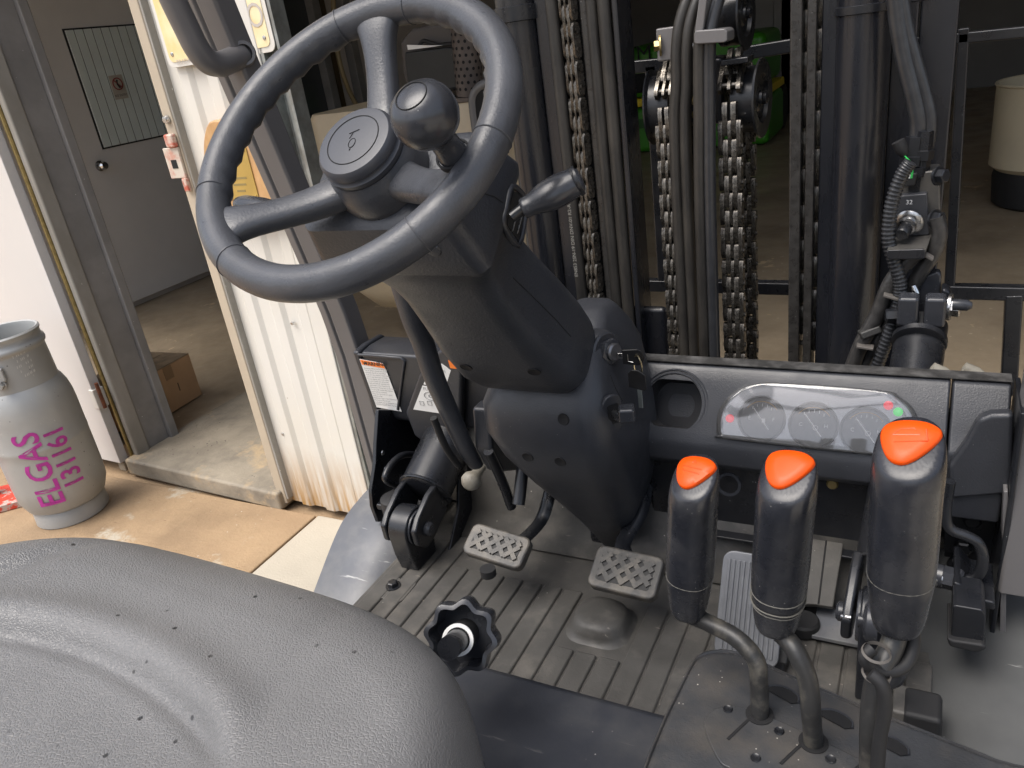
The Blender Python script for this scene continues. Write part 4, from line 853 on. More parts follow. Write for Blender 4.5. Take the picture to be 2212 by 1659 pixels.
mk('label_triangle', [P(x, y, pl=lpl(.0029)) for x, y in ((786, 786), (794, 787.5), (788.5, 780))], [(0, 1, 2)], PRINT, w1, 0)
lines = ['A moving vehicle can be dangerous.', 'You or others around you can be', 'seriously injured or even killed', 'if you are not careful or don\'t know', 'how to use this truck correctly.', 'Do not operate this truck unless', 'you are trained and authorised.', 'Read and obey all warnings and', 'instructions in the Operator &', 'Maintenance Manual and on the truck.', 'If truck is left unattended, ignition', 'key should be removed.', 'Make sure the truck is in good', 'working order.', 'Additional copies of the Operation &', 'Maintenance Manual and', 'truck labels can be obtained from', 'CROWN EQUIPMENT Pty Ltd.']
for k, s in enumerate(lines):
    f = (k + .7) / len(lines); a = V((785, 792)).lerp(V((812, 874)), f)
    text('label_line', s, P(a.x, a.y, pl=lpl(.0021)), FU, LW, .0046, PRINTG, w1, 'LEFT', 0, None, .78)
for j, pix in enumerate((((915, 830), (933, 782), (956, 786), (974, 800), (962, 838)), ((893, 884), (913, 832.5), (962, 842), (953, 893)))):
    q = decal('function_label', pix, .0192, WHITEL, fb)
    if j == 0:
        for k, s in enumerate(('FUNCTION', 'NOT', 'APPLICABLE')): text('label_line', s, P(926 - k * 3, 800 + k * 9, pl=lpl(.0202)), FU, LW, .008, PRINTG, q, 'LEFT', 0, None, .8)
    else:
        text('label_line', 'FUNCTION', P(914, 840, pl=lpl(.0202)), FU, LW, .0085, PRINTG, q, 'LEFT', 0)
        cc2 = P(931, 856, pl=lpl(.0204)); tube('label_drawing', [cc2 + FU * (.014 * math.cos(t)) + LW * (.0085 * math.sin(t)) for t in [k * .5236 for k in range(12)]], .0005, PRINTG, q, 5, 2, True)
        tube('label_drawing', [cc2 + FU * (.005 * math.cos(t)) + LW * (.003 * math.sin(t)) for t in [k * .5236 for k in range(12)]], .0005, PRINTG, q, 5, 2, True)
        for x in (911, 928): 
            c3 = P(x, 871, pl=lpl(.0204)); tube('label_drawing', [c3 + FU * a + LW * b for a, b in ((-.004, -.004), (.004, -.004), (.004, .004), (-.004, .004))], .0004, PRINTG, q, 5, 1, True)
decal('orange_label_edge', [(968, 778), (988, 782), (991, 797), (973, 795)], .0192, ORANGEL, fb)
box('cover_clip', P(935, 925, pl=lpl(.004)), (.018, .03, .004), STEEL, fb, .001, (FU, LW, LN))
# ---------------- left side under the dash
prism_px('side_plate', [(818, 885), (813, 960), (812, 1000), (803, 1060), (806, 1095), (818, 1128), (828, 1126), (835, 1100), (850, 1080), (1010, 1080), (1010, 885)], (V((-.845, 0, 0)), V((-1, 0, 0))), .008, STEEL, FK, .0015)
box('bulkhead', (-.66, 1.082, .78), (.36, .012, .28), STEEL, FK, .002)
for x, y in ((827, 978), (833, 1013)): lathe('rivet', [(0, .002), (.004, .0015), (.005, 0)], P(x, y, X=-.838), (1, 0, 0), ZINC, FK, 10)
tube('brake_pipe', [P(x, y, X=-.80) for x, y in ((960, 984), (900, 982), (868, 984), (845, 1003), (832, 1030), (842, 1043), (868, 1050), (890, 1052))], .006, STEEL, FK, 10)
box('pipe_nut', P(888, 1043, X=-.79), (.02, .026, .022), KNOBM, FK, .003)
box('mount_bracket', P(858, 1080, X=-.81), (.05, .06, .012), STEEL, FK, .003)
lathe('rubber_mount', [(.028, -.03), (.028, .03), (.02, .034)], P(862, 1105, X=-.80), (0, 0, 1), RUBBER, FK, 24)
# tilt cylinder, clevis and floor lug
def tilt(xc, pin, top, r, nm):
    ax_ = (top - pin).normalized(); sd_ = V((1, 0, 0)); up_ = sd_.cross(ax_).normalized()
    L = (top - pin).length
    cyl = lathe(nm, [(r * .9, .064), (r, .067), (r, L), (r * .9, L + .002)], pin, ax_, STEEL, FK, 40)
    tube('weld_bead', [pin + ax_ * .069 + (sd_ * math.cos(q) + up_ * math.sin(q)) * (r + .001) for q in [k * 2 * math.pi / 24 for k in range(24)]], .0028, STEEL, cyl, 6, 2, True)
    for s in (-1, 1):
        pts = [(-.026, .072), (.026, .072), (.034, .045), (.033, 0), (.026, -.022), (0, -.033), (-.026, -.022), (-.033, 0), (-.034, .05)]
        prism('clevis_plate', pts, pin + sd_ * (s * .030 - .006), up_, ax_, -.012 if False else .012, STEEL, cyl, .004) if up_.cross(ax_).dot(sd_) > 0 else prism('clevis_plate', pts, pin + sd_ * (s * .030 + .006), up_, ax_, .012, STEEL, cyl, .004)
        lathe('pin_head', [(.012, .036), (.012, .042), (.009, .045), (0, .045)], pin, sd_ * s, KNOBM, cyl, 20)
    lathe('eye', [(.030, -.021), (.031, -.019), (.031, .019), (.030, .021)], pin, sd_, KNOBM, cyl, 32)
    return cyl, ax_, up_
pinL = P(884, 1135, X=-.735); topL = P(985, 915, X=-.735)
cylL, axL, upL = tilt(-.735, pinL, pinL + (topL - pinL).normalized() * .30, .045, 'tilt_cylinder')
def lug(pin, foot, xc, r, th):
    d = (foot - pin); d.x = 0; L = d.length; d.normalize(); e = V((1, 0, 0)).cross(d).normalized(); out = []
    for k in range(13): a = math.pi * k / 12; out.append((-r * math.cos(a) , -r * math.sin(a)))
    out += [(r * .98, L * .35), (r * .62, L), (-r * .62, L), (-r * .98, L * .35)]
    o_ = V((xc, pin.y, pin.z)); n_ = e.cross(d)
    return prism('cylinder_lug', out, o_ - n_ * th / 2, e, d, th, STEEL, FK, .003)
lug(pinL, P(915, 1240, X=-.735), pinL.x, .036, .036)
tube('weld_seam', [P(x, y, X=-.715) for x, y in ((985, 1150), (965, 1200), (948, 1236), (920, 1242))], .007, STEEL, FK, 8)
prism_px('side_gusset', [(985, 1010), (1045, 1040), (1060, 1120), (1000, 1190), (965, 1190), (985, 1100)], (V((-.70, 0, 0)), V((1, 0, 0))), .006, STEEL, FK, .002)
# parking brake lever with loop handle, cream knob
pk = [P(x, y, X=-.60) for x, y in ((868, 610), (893, 690), (915, 745), (938, 815), (975, 900), (1005, 965), (1028, 1003))]
lev = tube('parking_brake_lever', pk, [.017, .0175, .017, .0165, .016, .0155, .013], COLUMN, FK, 16, 6, flat=.75)
tube('lever_slot', [q + V((-.018, 0, -.004)) for q in [P(x, y, X=-.60) for x, y in ((958, 900), (985, 965), (1012, 1004))]], .0055, RUBBER, lev, 8)
prism_px('lever_pod', [(1018, 880), (1040, 860), (1060, 930), (1100, 975), (1105, 1010), (1050, 1015), (1025, 970)], (V((-.585, 0, 0)), V((1, 0, 0))), .03, PLASTIC, FK, .006)
ck = P(1010, 1050, X=-.62)
grip('release_knob', ck, P(1040, 1008, X=-.62), [(0, .006), (.05, .012), (.2, .0165), (.35, .016), (.55, .0095), (.75, .0085), (1, .008)], SUEDE, FK)
tube('linkage_rod', [P(x, y, X=-.56) for x, y in ((1055, 975), (1085, 1040), (1105, 1095))], .008, STEEL, FK, 10)
tube('linkage_rod', [P(x, y, X=-.53) for x, y in ((1130, 1000), (1125, 1050), (1120, 1090))], .010, STEEL, FK, 10)
# ---------------- right side under the dash
pinR = P(1893, 1335, Y=.825); topR = P(1992, 705, Y=1.22)
cylR, axR, upR = tilt(-.01, pinR, topR, .034, 'tilt_cylinder')
lug(pinR, pinR + V((0, -.02, -.10)), pinR.x, .036, .034)
z0 = P(1838, 1335, Y=.80); lathe('grease_nipple', [(.004, 0), (.004, .006), (.0025, .008), (.003, .011), (0, .012)], z0, (-1, 0, 0), ZINC, FK, 12)
lathe('pivot_boss', [(.024, 0), (.024, .012), (.019, .016), (.008, .017), (.008, .022)], z0 + V((.03, 0, 0)), (-1, 0, 0), KNOBM, FK, 28)
prism_px('side_panel', [(2040, 1060), (2170, 1058), (2170, 1395), (2140, 1400), (2130, 1250), (2040, 1250)], (V((0, 1.05, 0)), V((0, 1, 0))), .006, STEEL, FK)
tube('pressure_pipe', [P(x, y, Y=.93) for x, y in ((2052, 1040), (2044, 1090), (2045, 1128), (2058, 1146), (2088, 1158), (2112, 1172), (2123, 1200), (2120, 1230), (2104, 1249), (2068, 1253))], .0066, STEEL, FK, 12)
nutc = P(2050, 1250, Y=.925)
hexbolt('pipe_nut', nutc + V((-.014, .003, 0)), (1, -.15, 0), .0145, .03, KNOBM, FK, 1.05)
lathe('port_fitting', [(.012, -.02), (.016, -.012), (.013, .0), (.011, .008)], P(2022, 1246, Y=.925), (1, -.1, 0), ZINC, FK, 18)
xpl = XR2 + .02
prism_px('bracket_edge', [(2168, 1062), (2178, 1062), (2172, 1392), (2158, 1398)], (V((0, .955, 0)), V((0, 1, 0))), .10, GREY, FK, .001)
prism_px('mount_bracket', [(2060, 1258), (2075, 1262), (2098, 1290), (2150, 1302), (2150, 1320), (2095, 1312), (2060, 1285)], (V((0, .90, 0)), V((0, 1, 0))), .08, STEEL, FK, .003)
mb = prism_px('rubber_mount', [(2058, 1312), (2064, 1308), (2122, 1318), (2130, 1330), (2126, 1392), (2118, 1398), (2062, 1388), (2054, 1378)], (V((0, .86, 0)), V((0, 1, 0))), .06, STEEL, FK, .006)
prism_px('mount_foot', [(2044, 1378), (2060, 1384), (2126, 1394), (2132, 1404), (2110, 1412), (2050, 1398)], (V((0, .852, 0)), V((0, 1, 0))), .07, RUBBER, FK, .004)
for x, y in ((2080, 1180), (2065, 1215), (2100, 1120)): lathe('bolt_head', [(.012, 0), (.012, .008), (.009, .010), (0, .010)], P(x, y, Y=1.046), (0, -1, 0), STEEL, FK, 6)
tube('weld_blob', [P(x, y, Y=.75) for x, y in ((1925, 1415), (1938, 1440), (1935, 1465), (1915, 1480))], [.006, .011, .009, .006], KNOBM, FK, 10)
box('fuse_tag', P(1962, 1546, Z=.665), (.036, .045, .05), MATM, FK, .004)
box('connector', P(1990, 1556, Z=.665), (.04, .045, .055), RUBBER, FK, .006)
# ---------------- overhead guard: pillars, grab handle, roof frame
XPL = -.93
# pillar is a rolled section: light outer flange and a deeper inner web
def pillar(name, pts, m, mirror=1):
    prof = [(-.020, -.018), (-.003, -.021), (.001, -.015), (.006, -.021), (.036, -.021), (.039, -.017), (.039, .018), (.036, .021), (-.017, .021), (-.020, .018)]
    return loft(name, [[V(q) + V((mirror * a, b, 0)) for a, b in prof] for q in pts], m, FK, 25, bev=.003)
XPL = -.948
c0, c1, c2 = P(441, 0, X=XPL), P(745, 720, X=XPL), P(852, 1110, X=XPL)
up = (c0 - c1); lean = up.y / up.z; tz = 2.12; ctop = c0 + V((0, lean * (tz - c0.z), tz - c0.z))
pilL = pillar('guard_pillar', [c2, c1 + (c2 - c1) * .1, c1 + V((0, lean * .05, .05)), c0, ctop], GREY)
rb0 = P(2232, 1272, Y=.965); pilR = pillar('guard_pillar', [rb0, rb0 + V((0, .02, .25)), V((rb0.x, ctop.y, tz))], GREY, -1)
ty = ctop.y
# grab handle
gh = [P(x, y, X=-.918) for x, y in ((318, -130), (372, -5), (404, 62), (424, 102), (446, 130), (472, 139), (500, 130), (522, 120))]
grab = tube('grab_handle', gh, .0175, GREY, FK, 16, 6)
gb0 = P(525, 116, X=-.911); lathe('handle_boss', [(.0185, -.04), (.0185, .004), (.0165, .007), (.0125, .007), (.0122, -.004), (0, -.004)], gb0, V((.80, -.58, .1)), GREY, grab, 28, 40)
lathe('boss_bolt', [(.008, -.006), (.008, .003), (.006, .005), (0, .005)], gb0, V((.80, -.58, .1)), GREY, grab, 6)
for s, xx in ((1, -.948), (1, rb0.x)): box('roof_rail', (xx, ty - .62, 2.14), (.05, 1.35, .05), GREY, FK, .01)
for k in range(5): box('roof_bar', (-.37, ty - .05 - k * .3, 2.15), (1.02, .02, .05), GREY, FK, .006)
for xx in (-.948, rb0.x): box('guard_pillar', (xx, ty - 1.25, 1.5), (.05, .06, 1.24), GREY, FK, .01)
# body sides and counterweight so that the truck stands on something (below and behind the view)
box('counterweight', (-.37, -.75, .75), (1.05, .55, .8), GREY, FK, .06)
box('chassis', (-.37, .1, .36), (.7, 1.3, .4), STEEL, FK, .03)
for xx in (-.86, .12):
    for yy, r in ((1.12, .30), (-.72, .22)):
        w_ = lathe('tyre', [(r * .55, -.09), (r * .93, -.095), (r, -.07), (r, .07), (r * .93, .095), (r * .55, .09)], (xx, yy, r), (1, 0, 0), RUBBER, FK, 40)
        lathe('rim', [(0, -.04), (r * .5, -.05), (r * .56, -.085), (r * .56, .085), (r * .5, .05), (0, .04)], (xx, yy, r), (1, 0, 0), GREY, w_, 28)
# ---------------- seat
SCX, SFY, SHW = -.466, .362, .262
def seat_h(u, v):
    """height of the cushion; u -1..1 across, v 0 at the front edge, negative backwards"""
    base = 1.107 - .012 * u + .014 * max(-u - .4, 0)
    base += -.006 * math.exp(-((u + .05) / .55) ** 2) * (1 if v < -.06 else -v / .06)
    # curved tuck line behind the front roll
    vl = -.137 - .075 * (u + .12) ** 2
    d = (v - vl); win = 1 / (1 + math.exp((u - .46) / .035))
    base += win * (-.009 / (1 + math.exp(max(min(d / .006, 40), -40))) - .006 * math.exp(-(d / .006) ** 2) + .005 * math.exp(-((d - .022) / .016) ** 2))
    base += -.0014 * math.exp(-((u - .50 + (v + .137) * .9) / .05) ** 2) * (1 - win * .5) * (1 if v < -.03 else 0)
    base += -.005 * math.exp(-((u + .60 - (v + .05) * 1.6) / .05) ** 2) * max(min((-v - .01) / .05, 1), 0)
    ef = max(min(-v / .075, 1), 0); er = max(min((1 - u) / .22, 1), 0); el = max(min((1 + u) / .16, 1), 0)
    rnd = lambda t: math.sqrt(max(1 - (1 - t) ** 2, 0))
    return base - .060 * (1 - rnd(ef)) - .060 * (1 - rnd(er)) - .045 * (1 - rnd(el))
NX, NY = 110, 110; vs, fs = [], []
def outline_y(u): return SFY - .085 * abs(u) ** 5 - .012 * u * u
for j in range(NY + 1):
    for i in range(NX + 1):
        u = math.sin((-1 + 2 * i / NX) * math.pi / 2) * .35 + (-1 + 2 * i / NX) * .65; fy = outline_y(u); t = j / NY; dv = .56 * (.25 * t + .75 * t * t)
        x = SCX + SHW * u * (1 - .04 * (1 - min(dv / .15, 1)) ** 2)
        vs.append((x, fy - dv, seat_h(u, -dv)))
for j in range(NY):
    for i in range(NX): a = j * (NX + 1) + i; fs.append((a, a + 1, a + NX + 2, a + NX + 1))
# skirt
ring = [i for i in range(NX, -1, -1)] + [j * (NX + 1) for j in range(1, NY + 1)] + [NY * (NX + 1) + i for i in range(1, NX + 1)] + [j * (NX + 1) + NX for j in range(NY - 1, 0, -1)]
prev = ring
for dz, inn in ((-.018, 0.0), (-.05, .012), (-.075, .045)):
    cur = []
    for idx in ring:
        q = V(vs[idx]); c = V((SCX, .08, q.z)); d = (c - q).normalized(); b = len(vs); vs.append((q.x + d.x * inn, q.y + d.y * inn, min(q.z, 1.0) + dz)); cur.append(b)
    n = len(ring)
    for k in range(n): fs.append((prev[k], prev[(k + 1) % n], cur[(k + 1) % n], cur[k]))
    prev = cur
fs.append(tuple(prev))
seat = mk('seat_cushion', vs, fs, VINYL, FK, 60)
box('seat_base', (-.487, .06, .925), (.38, .42, .06), RUBBER, FK, .01)
bk = []
for z_, y_, hw, hd in ((1.02, -.26, .23, .05), (1.15, -.28, .245, .06), (1.4, -.33, .235, .05), (1.52, -.36, .18, .035)): bk.append(ring_rr((-.487, y_, z_), (1, 0, 0), (0, 1, 0), hw, hd, .04, 5))
loft('seat_backrest', bk, VINYL, FK, 60, sub=1)
# adjuster hand knob in front of the seat
kc = P(1000, 1372, Y=.43); kd = (P(1042, 1325, Y=.475) - P(965, 1395, Y=.36)).normalized()
fx, fy_, fz2 = frame(kd); kn_pts = []
def lob(r, q): return r * (1 + .085 * math.cos(8 * q))
rings = []
for h, r in ((-.012, .0285), (-.0115, .030), (.0, .0310), (.012, .030), (.018, .027), (.021, .020), (.022, .004)):
    rings.append([kc + fz2 * h + (fx * math.cos(q) + fy_ * math.sin(q)) * (lob(r, q) if r > .01 else r) for q in [2 * math.pi * k / 64 for k in range(64)]])
for h, r in ((-.0125, .026), (.010, .0235), (.010, .004)): rings.insert(0, [kc + fz2 * h + (fx * math.cos(q) + fy_ * math.sin(q)) * (lob(r, q) if r > .01 else r) for q in [2 * math.pi * k / 64 for k in range(64)]])
adj = loft('adjuster_knob', rings, KNOBM, FK, 40, caps=False)
lathe('knob_core', [(.0125, -.02), (.0125, .010)], kc, kd, RUBBER, adj, 24)
lathe('knob_shaft', [(.0095, -.055), (.0095, -.016)], kc, kd, STEEL, adj, 20)
lathe('white_clip', [(.0105, -.0215), (.0135, -.0215), (.0135, -.0195), (.0105, -.0195)], kc, kd, WHITEL, adj, 28, ring=True)
tube('seat_rail_handle', [P(x, y, Z=.90) for x, y in ((1010, 1670), (1028, 1648), (1038, 1640))], .006, STEEL, FK, 8)
# ---------------- lever console
CZ = .930
cpx = [(1497, 1436), (1512, 1418), (1540, 1408), (1585, 1408), (1640, 1428), (1700, 1455), (1850, 1520), (2000, 1580), (2150, 1640), (2300, 1706), (2330, 2050), (1330, 2050), (1380, 1720), (1430, 1575), (1470, 1490)]
cq = [P(x, y, Z=CZ) for x, y in cpx]; cq = catmull(cq, 4, True); cctr = V((-.02, .36, CZ))
def cin(f, dz): return [V((cctr.x + (q.x - cctr.x) * f, cctr.y + (q.y - cctr.y) * f, CZ + dz)) for q in cq]
cons = loft('lever_console', [cin(1.10, -.14), cin(1.075, -.07), cin(1.05, -.028), cin(1.025, -.010), cin(1.0, -.002), cin(.985, 0.0), cin(.97, .0)], CONSOLE, FK, 50)
loft('console_lip', [cin(1.028, -.008), cin(1.020, -.002), cin(1.008, -.0005), cin(.995, -.004)], CONSOLE, cons, 60, caps=False)
cpl = lambda h: (V((0, 0, CZ + h)), V((0, 0, 1)))
# raised cover plate on the console
rp_ = catmull([P(x, y, pl=cpl(0)) for x, y in ((1530, 1600), (1522, 1560), (1545, 1535), (1600, 1530), (1700, 1568), (1850, 1640), (2000, 1720), (2000, 1900), (1600, 1900), (1590, 1690), (1555, 1650))], 4, True)
n = len(rp_); mk('cover_plate', [q + V((0, 0, .0003)) for q in rp_] + [q + V((0, 0, .0024)) for q in rp_], [tuple(range(n, 2 * n))] + [(i, (i + 1) % n, n + (i + 1) % n, n + i) for i in range(n)], CONSOLE, cons, 30, .001)
for x, y, a in ((1690, 1500, -16), (1803, 1553, -16), (1920, 1610, -14)):
    c = P(x, y, pl=cpl(.0008)); pts = [(-.0115, -.001), (-.009, .003), (-.003, .0055), (.004, .0053), (.010, .0025), (.0118, -.002), (.008, -.0045)]
    prism('lever_slot', [(a_ * 1.15, b_ * 1.3) for a_, b_ in pts], c, V((math.cos(RAD(a + 6)), math.sin(RAD(a + 6)), 0)), V((-math.sin(RAD(a + 6)), math.cos(RAD(a + 6)), 0)), .0006, DARK, cons)
    su_, sv_ = V((math.cos(RAD(a + 6)), math.sin(RAD(a + 6)), 0)), V((-math.sin(RAD(a + 6)), math.cos(RAD(a + 6)), 0)); tube('slot_rim', [c + su_ * (p_[0] * 1.18) + sv_ * (p_[1] * 1.4) + V((0, 0, .0008)) for p_ in pts[:6]], .0009, PLASTIC, cons, 6, 4)
for (x0, y0), (x1, y1) in (((1572, 1597), (1632, 1540)), ((1686, 1650), (1748, 1592)), ((1800, 1700), (1862, 1650))):
    a, b2 = P(x0, y0, pl=cpl(.0027)), P(x1, y1, pl=cpl(.0027)); tube('groove', [a, a.lerp(b2, .5), b2], .0013, DARK, cons, 6, 3, flat=.5)
for x, y in ((1572, 1532), (1683, 1579), (1632, 1637), (1794, 1640)): 
    s_ = lathe('console_screw', [(0, .0004), (.0024, .0004), (.0034, .0010), (.0040, 0)], P(x, y, pl=cpl(.0028)), (0, 0, 1), STEEL, cons, 16)
# levers
def lever(nm, pth, rod_r, kb, kt, rad, rings_h, icon, big=1.0, cable=False):
    base = P(pth[0][0], pth[0][1], Z=CZ); lathe('boot_ring', [(rod_r * 1.5, 0), (rod_r * 1.5, .0026), (rod_r * 1.05, .0026)], base + V((0, 0, .0006)), (0, 0, 1), DARK, cons, 24)
    pts = [base - V((0, 0, .03)), base] + [P(x, y, Y=Y) for x, y, Y in pth[1:]] + [kb, kb.lerp(kt, .2)]
    rod = tube(nm, pts, rod_r, mat('worn lever rod', (.028, .028, .028), .42, var=.2, vscale=40, bump=.3, bscale=160, col2=(.13, .12, .10), c2scale=45, c2amt=.6, c2lo=.52, c2hi=.66), FK, 16, 7)
    ax0 = (kt - kb).normalized(); L = (kt - kb).length
    capn = V((-.16, -.46, .87)).normalized(); rs = []
    side = V((1, 0, 0)); side = (side - ax0 * side.dot(ax0)).normalized(); fw = ax0.cross(side).normalized()
    for f, r, tl in ((0, .60, 0), (.012, .70, 0), (.05, .80, 0), (.15, .87, 0), (.27, .95, 0), (.275, .97, 0), (.42, 1.0, 0), (.55, .99, .05), (.70, .97, .2), (.80, .98, .42), (.88, 1.0, .66), (.94, .98, .85), (.985, .92, 1), (1.0, .84, 1)):
        nz = (ax0 * (1 - tl) + capn * tl).normalized(); s2 = (side - nz * side.dot(nz)).normalized(); f2 = nz.cross(s2).normalized()
        c = kb.lerp(kt, f); rs.append([c + s2 * (rad * r * math.copysign(abs(math.cos(q)) ** .85, math.cos(q))) + f2 * (rad * r * (1.12 + .12 * tl) * math.copysign(abs(math.sin(q)) ** .85, math.sin(q))) for q in [2 * math.pi * k / 28 for k in range(28)]])
    gp_ = loft('lever_grip', rs, GRIP, rod, 70, sub=1)
    # orange cap, rounded triangle on the slanted top
    s2 = (side - capn * side.dot(capn)).normalized(); f2 = capn.cross(s2).normalized()
    tri = [(-.84, .40), (-.66, .72), (-.2, .84), (.40, .78), (.80, .55), (.86, .28), (.60, -.12), (.18, -.52), (-.20, -.68), (-.55, -.52), (-.78, -.08)]
    tr_ = catmull([kt + capn * .0005 + s2 * (a * rad * .92) + f2 * (b2 * rad * .98) for a, b2 in tri], 4, True); n = len(tr_); ctr = sum(tr_, V((0, 0, 0))) / n
    cap = loft('orange_cap', [[q - capn * .004 for q in tr_], [q + capn * .0008 for q in tr_], [ctr + (q - ctr) * .93 + capn * .0022 for q in tr_], [ctr + (q - ctr) * .5 + capn * .0030 for q in tr_]], ORANGE, rod, 50)
    def ic(a, b2): return ctr + s2 * (a * rad) + f2 * (b2 * rad) + capn * .0028
    for seg in icon: tube('cap_symbol', [ic(*q) for q in seg], .00045, ORANGE2, rod, 5, 1)
    for h in rings_h:
        c = kb.lerp(kt, h); r = rad * (.955 if h > .2 else .90)
        tube('grip_groove', [c + side * (r * 1.0 * math.copysign(abs(math.cos(q)) ** .85, math.cos(q))) + fw * (r * 1.12 * math.copysign(abs(math.sin(q)) ** .85, math.sin(q))) for q in [2 * math.pi * k / 28 for k in range(28)]], .0006, mat('groove dust', (.12, .115, .10), .7), rod, 5, 1, True)
    return rod
k1b, k1t = P(1487, 1322, Y=.502), P(1500, 1026, Y=.492)
k2b, k2t = P(1676, 1352, Y=.478), P(1702, 1020, Y=.464)
k3b, k3t = P(1938, 1350, Y=.448), P(1965, 962, Y=.438)
lever('lift_lever', [(1641, 1548), (1640, 1480, .475), (1632, 1425, .480), (1590, 1378, .487), (1530, 1345, .495)], .0072, k1b, k1t, .0188, (.31,), (((-.45, .15), (.35, .0)), ((-.40, -.05), (.30, -.2)), ((-.1, .3), (.0, .42), (.05, .25))))
lever('tilt_lever', [(1757, 1608), (1752, 1540, .452), (1745, 1470, .455), (1715, 1400, .462)], .0072, k2b, k2t, .0198, (.285, .225, .195), ())
l3 = lever('attachment_lever', [(1880, 1705), (1882, 1600, .418), (1886, 1520, .422), (1900, 1450, .430), (1925, 1400, .440)], .0075, k3b, k3t, .0200, (.33,), (((-.4, .1), (-.2, .3), (.15, .32), (.3, .1), (-.4, .1)), ((-.35, -.15), (.5, -.1)), ((.45, .3), (.5, -.1))))
# thumb button and cable of the nearest lever
lathe('thumb_button', [(.004, .0), (.004, .001), (.0028, .0012), (.0024, -.0005), (0, -.0005)], P(2013, 1062, Y=.452), (.93, -.3, .1), DARK, l3, 18)
tube('switch_cable', [P(x, y, Y=Y) for x, y, Y in ((1972, 1345, .452), (1972, 1400, .445), (1952, 1440, .435), (1912, 1452, .428), (1880, 1440, .424), (1868, 1418, .424), (1885, 1400, .428))], .0042, RUBBER, l3, 10)
tube('switch_cable', [P(x, y, Y=Y) for x, y, Y in ((1880, 1455, .412), (1905, 1480, .41), (1912, 1530, .408), (1900, 1600, .405), (1893, 1700, .40))], .0045, RUBBER, l3, 10)
for y_ in (1410, 1455): 
    c = P(1893, y_, Y=.425); lathe('cable_tie', [(.0080, -.0016), (.0090, 0), (.0080, .0016)], c, (.1, -.1, 1), mat('cable tie', (.12, .11, .10), .5), l3, 20, ring=True)
# ---------------- mast
MY = 1.30
def vt(name, px, py, Y, r, m, par, z0=.35, z1=2.35, n=16, lean=0):
    q = P(px, py, Y=Y); return tube(name, [(q.x, q.y, z0), (q.x, q.y, z1)], r, m, par, n, 1)
def vb(name, pa, pb, py, Y, dep, m, z0=.25, z1=2.4, par=None, bev=.003):
    a, b2 = P(pa, py, Y=Y).x, P(pb, py, Y=Y).x; return box(name, ((a + b2) / 2, Y + dep / 2, (z0 + z1) / 2), (b2 - a, dep, z1 - z0), m, par or FK, bev)
py = 400
lc = vt('lift_cylinder', 1160, 400, 1.30, .033, MAST, FK)
q = P(1160, 400, Y=1.30); zc = P(1128, 27, Y=1.27).z
lathe('clamp_band', [(.0335, -.012), (.036, -.011), (.036, .011), (.0335, .012)], (q.x, q.y, zc), (0, 0, 1), STEEL, lc, 32)
vb('mast_channel', 1196, 1222, py, 1.30, .09, MAST); vb('channel_web', 1222, 1300, py, 1.365, .012, MAST)
h1_ = vt('printed_hose', 1231, 400, 1.312, .0128, HOSE, FK, n=18)
text('hose_print', 'EN853 2SN-19 DIN DNV-01 R2-AT 9142-12', (P(1231, 400, Y=1.312).x, 1.312 - .0131, 1.02), (0, 0, 1), (-1, 0, 0), .0095, mat('hose lettering', (.32, .31, .28), .6), h1_, 'LEFT', .0002)
vb('mast_rail', 1286, 1300, py, 1.315, .05, GREASE)
for px in (1310, 1336): vt('lift_hose', px, 400, 1.325, .0112, HOSE, FK, n=14)
vb('mast_rail', 1350, 1362, py, 1.32, .07, MAST, par=FK)
box('rail_foot', P(1405, 745, Y=1.36), (.075, .02, .16), MAST, FK, .01)
# right half of the mast
for a, b2, Y, d_, m in ((1704, 1729, 1.315, .05, GREASE), (1738, 1758, 1.32, .05, GREASE), (1768, 1804, 1.33, .05, MAST), (1908, 1960, 1.37, .012, MAST), (1963, 2040, 1.375, .012, MAST)): vb('mast_rail', a, b2, py, Y, d_, m)
rc = vt('lift_cylinder', 1852, 400, 1.335, .037, MAST, FK, n=28)
q = P(1852, 400, Y=1.335); zc = P(1850, 22, Y=1.30).z
lathe('clamp_band', [(.0375, -.006), (.0395, -.005), (.0395, .005), (.0375, .006)], (q.x, q.y, zc), (0, 0, 1), STEEL, rc, 32)
box('clamp_arm', (q.x + .05, q.y - .01, zc + .006), (.06, .02, .012), STEEL, rc, .002)
